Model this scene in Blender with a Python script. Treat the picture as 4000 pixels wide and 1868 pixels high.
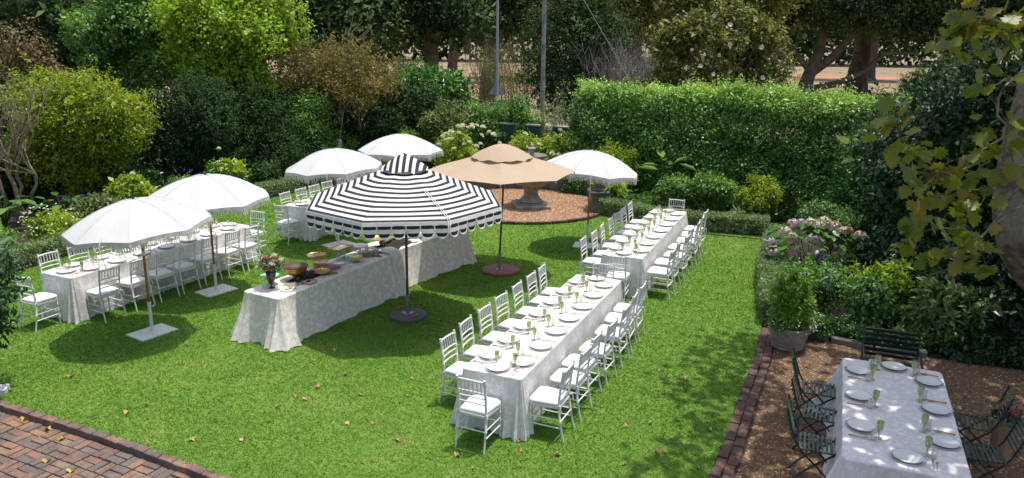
import bpy, math, random
import numpy as np
from mathutils import Vector, Matrix, Euler
R = math.radians
PI = math.pi
sc = bpy.context.scene
for o in list(bpy.data.objects):
    bpy.data.objects.remove(o)
COL = sc.collection

# ------------------------------------------------------------------ camera
cam = bpy.data.cameras.new('camera')
cam.sensor_fit = 'HORIZONTAL'
cam.sensor_width = 36.0
cam.lens = 36.0 * 3060 / 4000
cam.clip_start = 0.1
cam.clip_end = 1500
camo = bpy.data.objects.new('camera', cam)
COL.objects.link(camo)
camo.matrix_world = Matrix.Translation((0, 0, 4.8)) @ Matrix.Rotation(R(90 - 14.91), 4, 'X') @ Matrix.Rotation(R(0.71), 4, 'Z')
sc.camera = camo

# ------------------------------------------------------------------ sky, sun, exposure
SUNV = Vector((0.19, 0.11, 1.0)).normalized()
wd = bpy.data.worlds.new('World')
sc.world = wd
wd.use_nodes = True
wn = wd.node_tree.nodes
sky = wn.new('ShaderNodeTexSky')
sky.sky_type = 'NISHITA'
sky.sun_disc = False
sky.dust_density = 4.0
sky.ozone_density = 0.6
sky.sun_elevation = math.asin(SUNV.z)
sky.sun_rotation = math.atan2(SUNV.x, SUNV.y)
wd.node_tree.links.new(sky.outputs[0], wn['Background'].inputs[0])
wn['Background'].inputs[1].default_value = 0.15
sl = bpy.data.lights.new('sun', 'SUN')
sl.energy = 3.3
sl.angle = R(0.53)
sl.color = (1.0, 0.965, 0.90)
so = bpy.data.objects.new('sun', sl)
COL.objects.link(so)
so.rotation_euler = SUNV.to_track_quat('Z', 'Y').to_euler()
so.location = (5, 5, 40)
sc.view_settings.view_transform = 'Standard'
sc.view_settings.look = 'None'
sc.view_settings.exposure = 0.33
sc.view_settings.gamma = 1.0
sc.view_settings.use_curve_mapping = False
sc.render.engine = 'CYCLES'
cy = sc.cycles
cy.max_bounces = 7
cy.diffuse_bounces = 4
cy.glossy_bounces = 3
cy.transmission_bounces = 6
cy.transparent_max_bounces = 10
cy.caustics_reflective = False
cy.caustics_refractive = False
cy.use_denoising = True
cy.sample_clamp_indirect = 6.0

# ------------------------------------------------------------------ helpers
rng = np.random.default_rng(7)
rnd = random.Random(11)


def nmat(name):
    m = bpy.data.materials.new(name)
    m.use_nodes = True
    nt = m.node_tree
    return m, nt, nt.nodes['Principled BSDF']


def ramp(nt, stops, fac=None, interp='LINEAR'):
    r = nt.nodes.new('ShaderNodeValToRGB')
    e = r.color_ramp.elements
    r.color_ramp.interpolation = interp
    while len(e) < len(stops):
        e.new(0.5)
    for i, (p, c) in enumerate(stops):
        e[i].position = p
        e[i].color = (c[0], c[1], c[2], 1)
    if fac is not None:
        nt.links.new(fac, r.inputs[0])
    return r.outputs[0]


def tex(nt, kind, scale, detail=4, coord='Object', rough=0.6, dist=0.0, feature=None, mapscale=None, rot=None):
    tc = nt.nodes.new('ShaderNodeTexCoord')
    if coord == 'World':
        src = nt.nodes.new('ShaderNodeNewGeometry').outputs['Position']
    else:
        src = tc.outputs[coord]
    if mapscale or rot:
        mp = nt.nodes.new('ShaderNodeMapping')
        if mapscale:
            mp.inputs['Scale'].default_value = mapscale
        if rot:
            mp.inputs['Rotation'].default_value = rot
        nt.links.new(src, mp.inputs[0])
        src = mp.outputs[0]
    t = nt.nodes.new('ShaderNodeTex' + kind)
    t.inputs['Scale'].default_value = scale
    if kind == 'Noise':
        t.inputs['Detail'].default_value = detail
        t.inputs['Roughness'].default_value = rough
        t.inputs['Distortion'].default_value = dist
    if kind == 'Voronoi' and feature:
        t.feature = feature
    nt.links.new(src, t.inputs['Vector'])
    return t


def worldpos(nt):
    return nt.nodes.new('ShaderNodeNewGeometry').outputs['Position']


def mix(nt, a, b, fac, mode='MIX'):
    m = nt.nodes.new('ShaderNodeMix')
    m.data_type = 'RGBA'
    m.blend_type = mode
    for s, v in ((6, a), (7, b), (0, fac)):
        if hasattr(v, 'is_linked') or hasattr(v, 'links'):
            nt.links.new(v, m.inputs[s])
        elif isinstance(v, (int, float)):
            m.inputs[s].default_value = v
        else:
            m.inputs[s].default_value = (v[0], v[1], v[2], 1)
    return m.outputs[2]


def bump(nt, p, h, strength=0.3, dist=0.01):
    b = nt.nodes.new('ShaderNodeBump')
    b.inputs['Strength'].default_value = strength
    b.inputs['Distance'].default_value = dist
    nt.links.new(h, b.inputs['Height'])
    nt.links.new(b.outputs[0], p.inputs['Normal'])


def M(name, c1, c2=None, scale=8, rough=0.6, metal=0.0, bmp=0.0, bscale=None, spec=0.5, objvar=0.0, coord='Object', detail=5, lo=0.35, hi=0.68, bdist=0.01):
    m, nt, p = nmat(name)
    p.inputs['Roughness'].default_value = rough
    p.inputs['Metallic'].default_value = metal
    p.inputs['Specular IOR Level'].default_value = spec
    c2 = c2 or tuple(x * 0.82 for x in c1)
    t = tex(nt, 'Noise', scale, detail, coord)
    col = ramp(nt, [(lo, c2), (hi, c1)], t.outputs[0])
    if objvar:
        oi = nt.nodes.new('ShaderNodeObjectInfo')
        v = ramp(nt, [(0, (1 - objvar,) * 3), (1, (1 + objvar * 0.4,) * 3)], oi.outputs['Random'])
        col = mix(nt, col, v, 1.0, 'MULTIPLY')
    nt.links.new(col, p.inputs['Base Color'])
    if bmp:
        t2 = tex(nt, 'Noise', bscale or scale * 3, 6, coord)
        bump(nt, p, t2.outputs[0], bmp, bdist)
    return m


def leafmat(name, stops, rough=0.5, trans=0.3, spec=0.4):
    """leaf colour varies leaf by leaf through the 'tint' attribute"""
    m, nt, p = nmat(name)
    at = nt.nodes.new('ShaderNodeAttribute')
    at.attribute_name = 'tint'
    col = ramp(nt, stops, at.outputs['Fac'])
    nt.links.new(col, p.inputs['Base Color'])
    p.inputs['Roughness'].default_value = rough
    p.inputs['Specular IOR Level'].default_value = spec
    if trans:
        tr = nt.nodes.new('ShaderNodeBsdfTranslucent')
        c2 = mix(nt, col, (1.0, 1.0, 0.45), 1.0, 'MULTIPLY')
        nt.links.new(c2, tr.inputs[0])
        mx = nt.nodes.new('ShaderNodeMixShader')
        mx.inputs[0].default_value = trans
        nt.links.new(p.outputs[0], mx.inputs[1])
        nt.links.new(tr.outputs[0], mx.inputs[2])
        nt.links.new(mx.outputs[0], nt.nodes['Material Output'].inputs[0])
    return m


def clearglass(name, col, refl=0.10, opac=0.12):
    """thin glass: mostly see-through, tinted, with a sheen"""
    m, nt, p = nmat(name)
    tr = nt.nodes.new('ShaderNodeBsdfTransparent')
    tr.inputs[0].default_value = (*col, 1)
    gl = nt.nodes.new('ShaderNodeBsdfGlossy')
    gl.inputs['Roughness'].default_value = 0.05
    df = nt.nodes.new('ShaderNodeBsdfDiffuse')
    df.inputs[0].default_value = (*[min(1, c * 0.9) for c in col], 1)
    lw = nt.nodes.new('ShaderNodeLayerWeight')
    lw.inputs[0].default_value = 0.35
    m1 = nt.nodes.new('ShaderNodeMixShader')
    m1.inputs[0].default_value = opac
    nt.links.new(tr.outputs[0], m1.inputs[1])
    nt.links.new(df.outputs[0], m1.inputs[2])
    m2 = nt.nodes.new('ShaderNodeMixShader')
    mr = nt.nodes.new('ShaderNodeMath')
    mr.operation = 'MULTIPLY_ADD'
    mr.inputs[1].default_value = 0.55
    mr.inputs[2].default_value = refl * 0.5
    nt.links.new(lw.outputs['Facing'], mr.inputs[0])
    nt.links.new(mr.outputs[0], m2.inputs[0])
    nt.links.new(m1.outputs[0], m2.inputs[1])
    nt.links.new(gl.outputs[0], m2.inputs[2])
    nt.links.new(m2.outputs[0], nt.nodes['Material Output'].inputs[0])
    return m


class MB:
    """collects shapes, then becomes one mesh"""

    def __init__(self):
        self.v = []
        self.f = []

    def add(self, vs, fs):
        n = len(self.v)
        self.v += [tuple(map(float, q)) for q in vs]
        self.f += [tuple(i + n for i in q) for q in fs]
        return self

    def box(self, c, s, rz=0.0, ch=0.0, M4=None):
        hx, hy, hz = s[0] / 2, s[1] / 2, s[2] / 2
        if ch:
            lv = [(-hx, -hy, -hz), (hx, -hy, -hz), (hx, hy, -hz), (-hx, hy, -hz),
                  (-hx, -hy, hz - ch), (hx, -hy, hz - ch), (hx, hy, hz - ch), (-hx, hy, hz - ch),
                  (-hx + ch, -hy + ch, hz), (hx - ch, -hy + ch, hz), (hx - ch, hy - ch, hz), (-hx + ch, hy - ch, hz)]
            fs = [(3, 2, 1, 0), (8, 9, 10, 11)]
            for i in range(4):
                j = (i + 1) % 4
                fs += [(i, j, 4 + j, 4 + i), (4 + i, 4 + j, 8 + j, 8 + i)]
        else:
            lv = [(x, y, z) for z in (-hz, hz) for x, y in ((-hx, -hy), (hx, -hy), (hx, hy), (-hx, hy))]
            fs = [(3, 2, 1, 0), (4, 5, 6, 7), (0, 1, 5, 4), (1, 2, 6, 5), (2, 3, 7, 6), (3, 0, 4, 7)]
        if M4 is None:
            M4 = Matrix.Translation(c) @ Matrix.Rotation(rz, 4, 'Z')
        return self.add([M4 @ Vector(q) for q in lv], fs)

    def tube(self, pts, rad, n=8, cap=True, flat=1.0):
        pts = [Vector(p) for p in pts]
        if isinstance(rad, (int, float)):
            rad = [rad] * len(pts)
        vs, fs = [], []
        t0 = (pts[1] - pts[0]).normalized()
        up = Vector((0, 0, 1)) if abs(t0.z) < 0.9 else Vector((1, 0, 0))
        a = t0.cross(up).normalized()
        for i, p in enumerate(pts):
            t = (pts[min(i + 1, len(pts) - 1)] - pts[max(i - 1, 0)]).normalized()
            a = (a - t * a.dot(t)).normalized()
            b = t.cross(a)
            for k in range(n):
                an = 2 * PI * k / n
                vs.append(p + (a * math.cos(an) + b * math.sin(an) * flat) * rad[i])
        for i in range(len(pts) - 1):
            for k in range(n):
                k2 = (k + 1) % n
                fs.append((i * n + k, i * n + k2, (i + 1) * n + k2, (i + 1) * n + k))
        if cap:
            fs.append(tuple(range(n - 1, -1, -1)))
            fs.append(tuple((len(pts) - 1) * n + k for k in range(n)))
        return self.add(vs, fs)

    def lathe(self, prof, n=16, c=(0, 0, 0), flute=None, cap=True):
        vs, fs = [], []
        for j, (r, z) in enumerate(prof):
            for k in range(n):
                an = 2 * PI * k / n
                rr = r
                if flute and flute[2] <= j <= flute[3]:
                    rr = r * (1 - flute[1] * abs(math.cos(an * flute[0] / 2)) ** 2)
                vs.append((c[0] + rr * math.cos(an), c[1] + rr * math.sin(an), c[2] + z))
        for j in range(len(prof) - 1):
            for k in range(n):
                k2 = (k + 1) % n
                fs.append((j * n + k, j * n + k2, (j + 1) * n + k2, (j + 1) * n + k))
        if cap:
            if prof[0][0] > 1e-4:
                fs.append(tuple(range(n - 1, -1, -1)))
            if prof[-1][0] > 1e-4:
                fs.append(tuple((len(prof) - 1) * n + k for k in range(n)))
        return self.add(vs, fs)

    def poly(self, pts, z0, z1=None):
        """flat polygon, or a slab when z1 is given"""
        n = len(pts)
        if z1 is None:
            return self.add([(x, y, z0) for x, y in pts], [tuple(range(n))])
        fs = [tuple(range(n - 1, -1, -1)), tuple(range(n, 2 * n))]
        fs += [(i, (i + 1) % n, n + (i + 1) % n, n + i) for i in range(n)]
        return self.add([(x, y, z0) for x, y in pts] + [(x, y, z1) for x, y in pts], fs)

    def mesh(self, name, mat, smooth=None):
        me = bpy.data.meshes.new(name)
        me.from_pydata(self.v, [], self.f)
        if mat is not None:
            me.materials.append(mat)
        if smooth is not None:
            me.polygons.foreach_set('use_smooth', [True] * len(me.polygons))
            if smooth < 180:
                me.set_sharp_from_angle(angle=R(smooth))
        me.update()
        return me


def ob(name, me, parent=None, loc=(0, 0, 0), rot=(0, 0, 0), scale=(1, 1, 1)):
    o = bpy.data.objects.new(name, me)
    COL.objects.link(o)
    o.location = loc
    o.rotation_euler = rot
    o.scale = scale
    if parent is not None:
        o.parent = parent
    return o


def tag(o, label=None, cat=None, group=None, kind=None):
    for k, v in (('label', label), ('category', cat), ('group', group), ('kind', kind)):
        if v:
            o[k] = v
    return o


def struct(name, me, parent=None):
    return tag(ob(name, me, parent), kind='structure')


def thing(name, label, cat, group=None, loc=(0, 0, 0), rz=0.0, parts=(), rot=None):
    """an Empty at the base that parents its parts; parts = [(name, mesh, subs, xform)]"""
    e = ob(name, None, None, loc, rot or (0, 0, rz))
    tag(e, label, cat, group)
    for p in parts:
        put(p, e)
    return e


def put(p, parent):
    nm, me = p[0], p[1]
    subs = p[2] if len(p) > 2 and p[2] else ()
    o = ob(nm, me, parent)
    if len(p) > 3 and p[3] is not None:
        o.matrix_local = p[3]
    for s in subs:
        put(s, o)
    return o


def npmesh(name, V, F, mat, tint=None, smooth=False):
    """fast mesh from arrays: V (n,3), F (m,k)"""
    me = bpy.data.meshes.new(name)
    V = np.ascontiguousarray(V, dtype=np.float32)
    F = np.ascontiguousarray(F, dtype=np.int32)
    m, k = F.shape
    me.vertices.add(len(V))
    me.vertices.foreach_set('co', V.ravel())
    me.loops.add(m * k)
    me.loops.foreach_set('vertex_index', F.ravel())
    me.polygons.add(m)
    me.polygons.foreach_set('loop_start', np.arange(m, dtype=np.int32) * k)
    if smooth:
        me.polygons.foreach_set('use_smooth', np.ones(m, dtype=bool))
    if tint is not None:
        a = me.attributes.new('tint', 'FLOAT', 'POINT')
        a.data.foreach_set('value', np.ascontiguousarray(tint, dtype=np.float32))
    me.materials.append(mat)
    me.update(calc_edges=True)
    return me


def unit(a):
    return a / (np.linalg.norm(a, axis=1, keepdims=True) + 1e-9)


# leaf outlines in (along, across, lift) for a leaf of length 1
LEAF = {
    'dia': (np.array([[0, 0, 0], [.45, -.5, .10], [1, 0, -.08], [.45, .5, .10]]), np.array([[0, 1, 2, 3]])),
    'oval': (np.array([[0, 0, 0], [.3, -.45, .07], [.72, -.36, .04], [1, 0, -.1], [.72, .36, .04], [.3, .45, .07]]),
             np.array([[0, 1, 2, 3], [0, 3, 4, 5]])),
    'blade': (np.array([[0, -.5, 0], [0, .5, 0], [1, 0, 0]]), np.array([[0, 1, 2]])),
}


def leaf_arrays(P, D, N, L, W, kind='dia'):
    """place leaves at P, pointing along D, face normal about N, length L, width W"""
    tv, tf = LEAF[kind]
    D = unit(D)
    S = unit(np.cross(N, D))
    U = np.cross(D, S)
    n, k = len(P), len(tv)
    V = (P[:, None, :] + tv[None, :, 0, None] * (D * L[:, None])[:, None, :]
         + tv[None, :, 1, None] * (S * W[:, None])[:, None, :]
         + tv[None, :, 2, None] * (U * L[:, None])[:, None, :]).reshape(-1, 3)
    F = (tf[None] + (np.arange(n) * k)[:, None, None]).reshape(-1, tf.shape[1])
    return V, F, k


def rdir(n):
    return unit(rng.normal(size=(n, 3)))


def foliage(name, sprigs, normals, mat, leaf=.07, asp=.55, per=7, spread=.10, kind='dia', up=.5, jit=.7, tint=None, ls=None):
    """sprigs of leaves: each sprig point carries `per` leaves scattered round it"""
    n = len(sprigs)
    P = np.repeat(sprigs, per, 0) + rng.normal(size=(n * per, 3)) * spread * 0.55
    Nn = np.repeat(normals, per, 0)
    D = unit(Nn * .35 + rng.normal(size=P.shape) * jit + np.array([0, 0, -.12]))
    N = unit(Nn * .75 + np.array([0, 0, up + .25]) + rng.normal(size=P.shape) * .38)
    L = leaf * rng.uniform(.65, 1.2, len(P))
    if ls is not None:
        L = L * np.repeat(ls, per)
    V, F, k = leaf_arrays(P, D, N, L, L * asp, kind)
    st = rng.normal(.5, .14, n) if tint is None else tint
    q = sprigs / max(.25, leaf * 6)
    st = st + .16 * np.sin(q[:, 0] * 1.3 + 2 * np.sin(q[:, 2] * .9)) * np.sin(q[:, 2] * 1.7 + q[:, 1] + np.sin(q[:, 0]))
    t = np.clip(np.repeat(st, per) + rng.normal(0, .16, len(P)), 0, 1)
    return npmesh(name, V, F, mat, np.repeat(t, k))


def lobes_in(c, r, n, size=.5):
    """lobe centres spread through an ellipsoid: gives an uneven outline"""
    d = rdir(n)
    d[:, 2] = d[:, 2] * .9 + .08
    rad = rng.uniform(.42, .68, n)[:, None]
    C = np.array(c) + d * rad * np.array(r)
    S = rng.uniform(.7, 1.2, n)[:, None] * size * np.array(r) * np.array([1, 1, .78])
    return C, S


def crown_pts(c, r, n, nl=10, size=.5, fill=.25, zmin=0.05):
    C, S = lobes_in(c, r, nl, size)
    w = (S[:, 0] * S[:, 2])
    i = rng.choice(nl, n, p=w / w.sum())
    d = rdir(n)
    inn = rng.random(n) < fill
    rad = np.where(inn, rng.uniform(.25, .82, n), rng.uniform(.86, 1.06, n))
    bumpy = 1 + .10 * np.sin(d[:, 0] * 9 + i) * np.sin(d[:, 1] * 8 + 2 * i) + .06 * np.sin(d[:, 2] * 17 + i)
    P = C[i] + d * (rad * bumpy)[:, None] * S[i]
    q = ((P[:, None, :] - C[None]) / S[None])
    inside = ((q ** 2).sum(2) < .5).sum(1) > 1
    keep = (P[:, 2] > zmin) & ~(inside & (rng.random(n) < .75))
    P, Nn, ls = P[keep], unit(d[keep] / S[i][keep]), np.where(inn[keep], 2.1, 1.0)
    # stray shoots that break the outline
    ns, m = max(6, n // 45), 6
    si = rng.choice(nl, ns)
    sd = rdir(ns)
    sd[:, 2] = np.abs(sd[:, 2]) * .8 + .1
    sd = unit(sd)
    t = np.linspace(.98, 1.32, m)[None, :, None] * rng.uniform(.95, 1.12, (ns, 1, 1))
    SP = (C[si][:, None, :] + sd[:, None, :] * S[si][:, None, :] * t + rng.normal(0, .02, (ns, m, 3)) * r[0]).reshape(-1, 3)
    k2 = SP[:, 2] > zmin
    P = np.concatenate([P, SP[k2]])
    Nn = np.concatenate([Nn, np.repeat(unit(sd + np.array([0, 0, .4])), m, 0)[k2]])
    ls = np.concatenate([ls, np.full(k2.sum(), .9)])
    return P, Nn, C, ls


def branchy(mb, p0, p1, r0, r1, wob=.12, n=6, seg=5):
    p0, p1 = Vector(p0), Vector(p1)
    L = (p1 - p0).length
    pts, rad = [], []
    for k in range(seg + 1):
        t = k / seg
        w = math.sin(t * PI) * wob * L
        pts.append(p0.lerp(p1, t) + Vector((rnd.uniform(-1, 1), rnd.uniform(-1, 1), rnd.uniform(-.4, .6))) * w * .6)
        rad.append(r0 + (r1 - r0) * t)
    mb.tube(pts, rad, n)
    return pts


def twigs(mb, p, d, L, r, depth, n=4, up=.15, kids=3, spread=.75):
    """recursive bare branching"""
    d = Vector(d).normalized()
    q = Vector(p)
    pts = [q.copy()]
    for s in range(3):
        d = (d + Vector((rnd.uniform(-.3, .3), rnd.uniform(-.3, .3), rnd.uniform(-.2, .3) + up * .3))).normalized()
        q = q + d * L / 3
        pts.append(q.copy())
    mb.tube(pts, [r, r * .85, r * .7, r * .5], n, cap=False)
    tips = [pts[-1]]
    if depth > 0:
        for k in range(kids):
            s = pts[rnd.choice((1, 2, 3, 3))]
            dd = (d + Vector((rnd.uniform(-1, 1), rnd.uniform(-1, 1), rnd.uniform(-.5, .8))) * spread + Vector((0, 0, up))).normalized()
            tips += twigs(mb, s, dd, L * rnd.uniform(.55, .8), r * .55, depth - 1, max(3, n - 1), up, kids, spread)
    return tips

# ------------------------------------------------------------------ materials
def thincloth(name, c, trans):
    m = M(name, c, tuple(x * .95 for x in c), 3, .8, bmp=.3, bscale=5, bdist=.04)
    nt = m.node_tree
    tr = nt.nodes.new('ShaderNodeBsdfTranslucent')
    tr.inputs[0].default_value = (*c, 1)
    mx = nt.nodes.new('ShaderNodeMixShader')
    mx.inputs[0].default_value = trans
    nt.links.new(nt.nodes['Principled BSDF'].outputs[0], mx.inputs[1])
    nt.links.new(tr.outputs[0], mx.inputs[2])
    nt.links.new(mx.outputs[0], nt.nodes['Material Output'].inputs[0])
    return m


WHITE_PAINT = M('white paint', (.75, .75, .74), (.67, .67, .65), 6, .38)
CUSHION = M('cushion fabric', (.75, .75, .78), (.69, .69, .72), 9, .85, bmp=.25, bscale=14, bdist=.02)
CANVAS_W = thincloth('white canvas', (.63, .635, .645), .2)
FRINGE = M('cream fringe', (.74, .70, .62), (.60, .56, .48), 40, .9)
CANVAS_T = thincloth('tan canvas', (.50, .385, .275), .2)
WOOD_O = M('orange varnished wood', (.36, .13, .04), (.26, .09, .03), 12, .4)
WOOD_D = M('dark reddish wood', (.13, .045, .025), (.08, .03, .018), 12, .4)
METAL_W = M('white powder coat', (.72, .72, .70), (.66, .66, .63), 8, .45)
GALV = M('galvanised steel', (.42, .44, .45), (.30, .32, .33), 20, .4, .85)
BLACK = M('black plastic', (.012, .012, .012), None, 5, .5)
TERRA = M('terracotta plastic', (.27, .10, .075), (.21, .08, .06), 15, .6, bmp=.15)
CONC_D = M('exposed aggregate', (.17, .17, .17), (.08, .08, .08), 60, .85, bmp=.5, bscale=90)
STONE = M('weathered cast stone', (.42, .37, .30), (.20, .18, .15), 3.5, .85, bmp=.4, bscale=30, detail=8)
STONE_G = M('grey weathered stone', (.24, .225, .20), (.105, .10, .095), 2.2, .9, bmp=.4, bscale=24, detail=8)
POTC = M('pale concrete pot', (.34, .31, .27), (.20, .18, .155), 5, .9, bmp=.4, bscale=26, detail=8)
BARK = M('grey brown bark', (.15, .115, .085), (.06, .046, .035), 9, .9, bmp=.8, bscale=18, bdist=.03)
BARK_L = M('pale limb bark', (.30, .25, .20), (.14, .115, .09), 8, .9, bmp=.5, bscale=20)
BARK_P = M('park trunk bark', (.23, .19, .15), (.09, .075, .06), 2.5, .95, bmp=.8, bscale=7, bdist=.08)
TWIG_B = M('dry brown twigs', (.30, .24, .165), (.17, .13, .09), 10, .9)
TWIG_G = M('grey dead twigs', (.34, .30, .28), (.22, .19, .175), 10, .9)
PORC = M('white porcelain', (.77, .77, .74), (.74, .74, .71), 3, .3, spec=.3)
GLASS_C = clearglass('clear glass', (.965, .97, .97), .2, .05)
GLASS_R = clearglass('beaded glass charger', (.92, .92, .92), .15, .42)
GLASS_G = clearglass('olive green glass', (.78, .83, .50), .2, .34)
NAPKIN = M('white paper', (.82, .80, .78), (.76, .74, .72), 5, .8)
GOLD = M('gold metal', (.80, .50, .20), (.62, .37, .13), 10, .3, 1.0)
GOLD_P = M('gold plate', (.78, .58, .26), (.62, .44, .18), 6, .38, .9)
GREEN_IRON = M('dark green iron', (.012, .022, .018), (.007, .013, .011), 12, .45)
GREEN_SLAT = M('dark green slat paint', (.045, .085, .066), (.030, .058, .046), 14, .35, objvar=.2)
TEAL = M('teal painted pipe', (.06, .17, .17), (.05, .13, .13), 8, .5)
WALL_G = M('green painted wall', (.022, .085, .052), (.016, .062, .038), 5, .8, bmp=.3, bscale=20)
WALL_CAP = M('weathered wall coping', (.50, .48, .44), (.34, .32, .29), 6, .9, bmp=.3)
GREYPOLE = M('grey painted pole', (.33, .36, .39), (.27, .29, .31), 3, .5)
CONCPOLE = M('weathered concrete pole', (.36, .36, .36), (.15, .14, .13), 4, .9, bmp=.3)
RED = M('dark red cloth', (.2, .02, .02))
PINK = M('dusty pink ceramic', (.55, .33, .32), (.48, .28, .27), 5, .35)
PINKC = M('pink velvet cloth', (.52, .25, .25), (.36, .16, .16), 8, .9)
MINT = M('mint ceramic', (.35, .60, .54), (.31, .54, .48), 5, .3)
DKGLASS = M('dark smoked glass', (.03, .035, .03), (.02, .022, .02), 5, .08)
BLACKC = M('black olive cloth', (.022, .024, .016), (.012, .013, .009), 9, .9)
GREENC = M('sage green cloth', (.20, .24, .16), (.12, .15, .10), 9, .9)
COPPER = M('hammered copper brown', (.14, .075, .06), (.08, .04, .035), 14, .45, .3)
GOLDH = M('hammered antique gold', (.62, .40, .13), (.36, .20, .06), 16, .32, .9, bmp=.7, bscale=30, bdist=.02)
LEMON = M('lemon flesh', (.75, .66, .28), (.70, .55, .10), 30, .4)
GRAPE = M('green grape skin', (.30, .36, .06), (.20, .26, .04), 6, .3)
WHITE_S = M('white enamel', (.75, .74, .71), (.66, .65, .62), 8, .35)
KRAFT = M('brown kraft paper', (.36, .23, .14), (.30, .19, .11), 5, .85)
DRYLEAF = M('dry brown leaf', (.56, .37, .20), (.38, .22, .11), 14, .8, objvar=.35)
YELLEAF = M('yellow fallen leaf', (.52, .42, .07), (.38, .25, .05), 14, .7, objvar=.25)
BLUE = M('blue plastic', (.01, .06, .42), None, 4, .4)


def damask(name, lightc, darkc, sc_=15):
    m, nt, p = nmat(name)
    p.inputs['Roughness'].default_value = .75
    n0 = tex(nt, 'Noise', 7, 2)
    tc = nt.nodes.new('ShaderNodeTexCoord')
    ad = nt.nodes.new('ShaderNodeVectorMath')
    ad.operation = 'MULTIPLY_ADD'
    ad.inputs[1].default_value = (.16, .16, .16)
    nt.links.new(n0.outputs['Color'], ad.inputs[0])
    nt.links.new(tc.outputs['Object'], ad.inputs[2])
    v = nt.nodes.new('ShaderNodeTexVoronoi')
    v.inputs['Scale'].default_value = sc_
    nt.links.new(ad.outputs[0], v.inputs['Vector'])
    v2 = nt.nodes.new('ShaderNodeTexVoronoi')
    v2.inputs['Scale'].default_value = sc_ * 2.6
    nt.links.new(ad.outputs[0], v2.inputs['Vector'])
    a = ramp(nt, [(.0, (1, 1, 1)), (.13, (1, 1, 1)), (.17, (.25, .25, .25)), (.21, (1, 1, 1)), (.40, (1, 1, 1)), (.47, (.0, .0, .0))], v.outputs['Distance'])
    b = ramp(nt, [(.22, (.75, .75, .75)), (.36, (.0, .0, .0))], v2.outputs['Distance'])
    ab = mix(nt, a, b, 1.0, 'LIGHTEN')
    nt.links.new(mix(nt, darkc, lightc, ab), p.inputs['Base Color'])
    n2 = tex(nt, 'Noise', 5, 4)
    bump(nt, p, n2.outputs[0], .35, .03)
    return m


DAMASK = damask('white damask cloth', (.79, .775, .78), (.69, .655, .635))
DAMASK_B = damask('buffet damask cloth', (.83, .79, .74), (.69, .635, .58), 11)


def brickmat(name, cols, dark=(.05, .045, .04)):
    m, nt, p = nmat(name)
    p.inputs['Roughness'].default_value = .9
    oi = nt.nodes.new('ShaderNodeObjectInfo')
    n = len(cols)
    base = ramp(nt, [(i / n, c) for i, c in enumerate(cols)], oi.outputs['Random'], 'CONSTANT')
    t = tex(nt, 'Noise', 5, 6, 'World')
    f = ramp(nt, [(.38, (0, 0, 0)), (.72, (.85, .85, .85))], t.outputs[0])
    t2 = tex(nt, 'Noise', 45, 5, 'World')
    f2 = ramp(nt, [(.3, (.65, .65, .65)), (.7, (1.2, 1.2, 1.2))], t2.outputs[0])
    c = mix(nt, base, dark, f)
    nt.links.new(mix(nt, c, f2, 1.0, 'MULTIPLY'), p.inputs['Base Color'])
    bump(nt, p, t2.outputs[0], .6, .01)
    return m


BRICK_PAVE = brickmat('worn paving brick', [(.27, .145, .095), (.21, .125, .095), (.165, .12, .10), (.29, .165, .10), (.24, .165, .115), (.15, .125, .115), (.26, .14, .105), (.19, .15, .125)], (.085, .078, .072))
BRICK_EDGE = brickmat('dark edging brick', [(.13, .06, .045), (.10, .055, .045), (.16, .075, .055), (.11, .07, .055), (.17, .09, .05)], (.055, .045, .04))
BRICK_KERB = brickmat('reddish kerb brick', [(.23, .135, .11), (.20, .125, .11), (.165, .125, .11), (.26, .165, .125), (.20, .145, .12)], (.07, .06, .055))


def groundmat(name, stops, scale, s2, amt, bmp=.5, bd=.03):
    m, nt, p = nmat(name)
    p.inputs['Roughness'].default_value = .95
    t = tex(nt, 'Noise', scale, 8, 'World', .65)
    c = ramp(nt, stops, t.outputs[0])
    t2 = tex(nt, 'Noise', s2, 6, 'World', .7)
    f = ramp(nt, [(.3, (1 - amt,) * 3), (.7, (1 + amt,) * 3)], t2.outputs[0])
    nt.links.new(mix(nt, c, f, 1.0, 'MULTIPLY'), p.inputs['Base Color'])
    bump(nt, p, t2.outputs[0], bmp, bd)
    return m


LAWN_M = groundmat('lawn soil and thatch', [(.3, (.095, .19, .022)), (.55, (.125, .23, .028)), (.75, (.20, .22, .06))], 1.2, 60, .35)
SOIL_M = groundmat('dark bed soil', [(.3, (.018, .014, .010)), (.7, (.036, .027, .018))], 4, 40, .5)
PARK_M = groundmat('dry park ground', [(.3, (.15, .11, .065)), (.5, (.24, .18, .105)), (.7, (.30, .235, .14))], .25, 5, .35)
PATH_M = groundmat('terracotta path', [(.3, (.40, .16, .09)), (.7, (.50, .22, .13))], .8, 12, .2)
ROAD_M = groundmat('asphalt road', [(.3, (.045, .045, .047)), (.7, (.075, .073, .07))], 1, 80, .25)
PAVT_M = groundmat('concrete pavement', [(.3, (.22, .21, .19)), (.7, (.30, .28, .26))], 1.5, 60, .2)
GRAVELB_M = groundmat('brown gravel bed', [(.3, (.12, .072, .04)), (.7, (.20, .125, .072))], 6, 90, .5, .8)
GRAVELO_M = groundmat('orange gravel bed', [(.3, (.22, .12, .065)), (.7, (.30, .18, .10))], 6, 90, .4, .8)
MORTAR_M = groundmat('dark paving joints', [(.3, (.035, .03, .025)), (.7, (.06, .05, .042))], 8, 60, .4)

# ------------------------------------------------------------------ ground
g = 700
struct('ground', MB().poly([(-g, -g), (g, -g), (g, g), (-g, g)], -.16).mesh('ground', PARK_M))
RT = Vector((1, -.45)).normalized()
RN = Vector((.45, 1)).normalized()
RB = Vector((1.5, 26.25))


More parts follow.
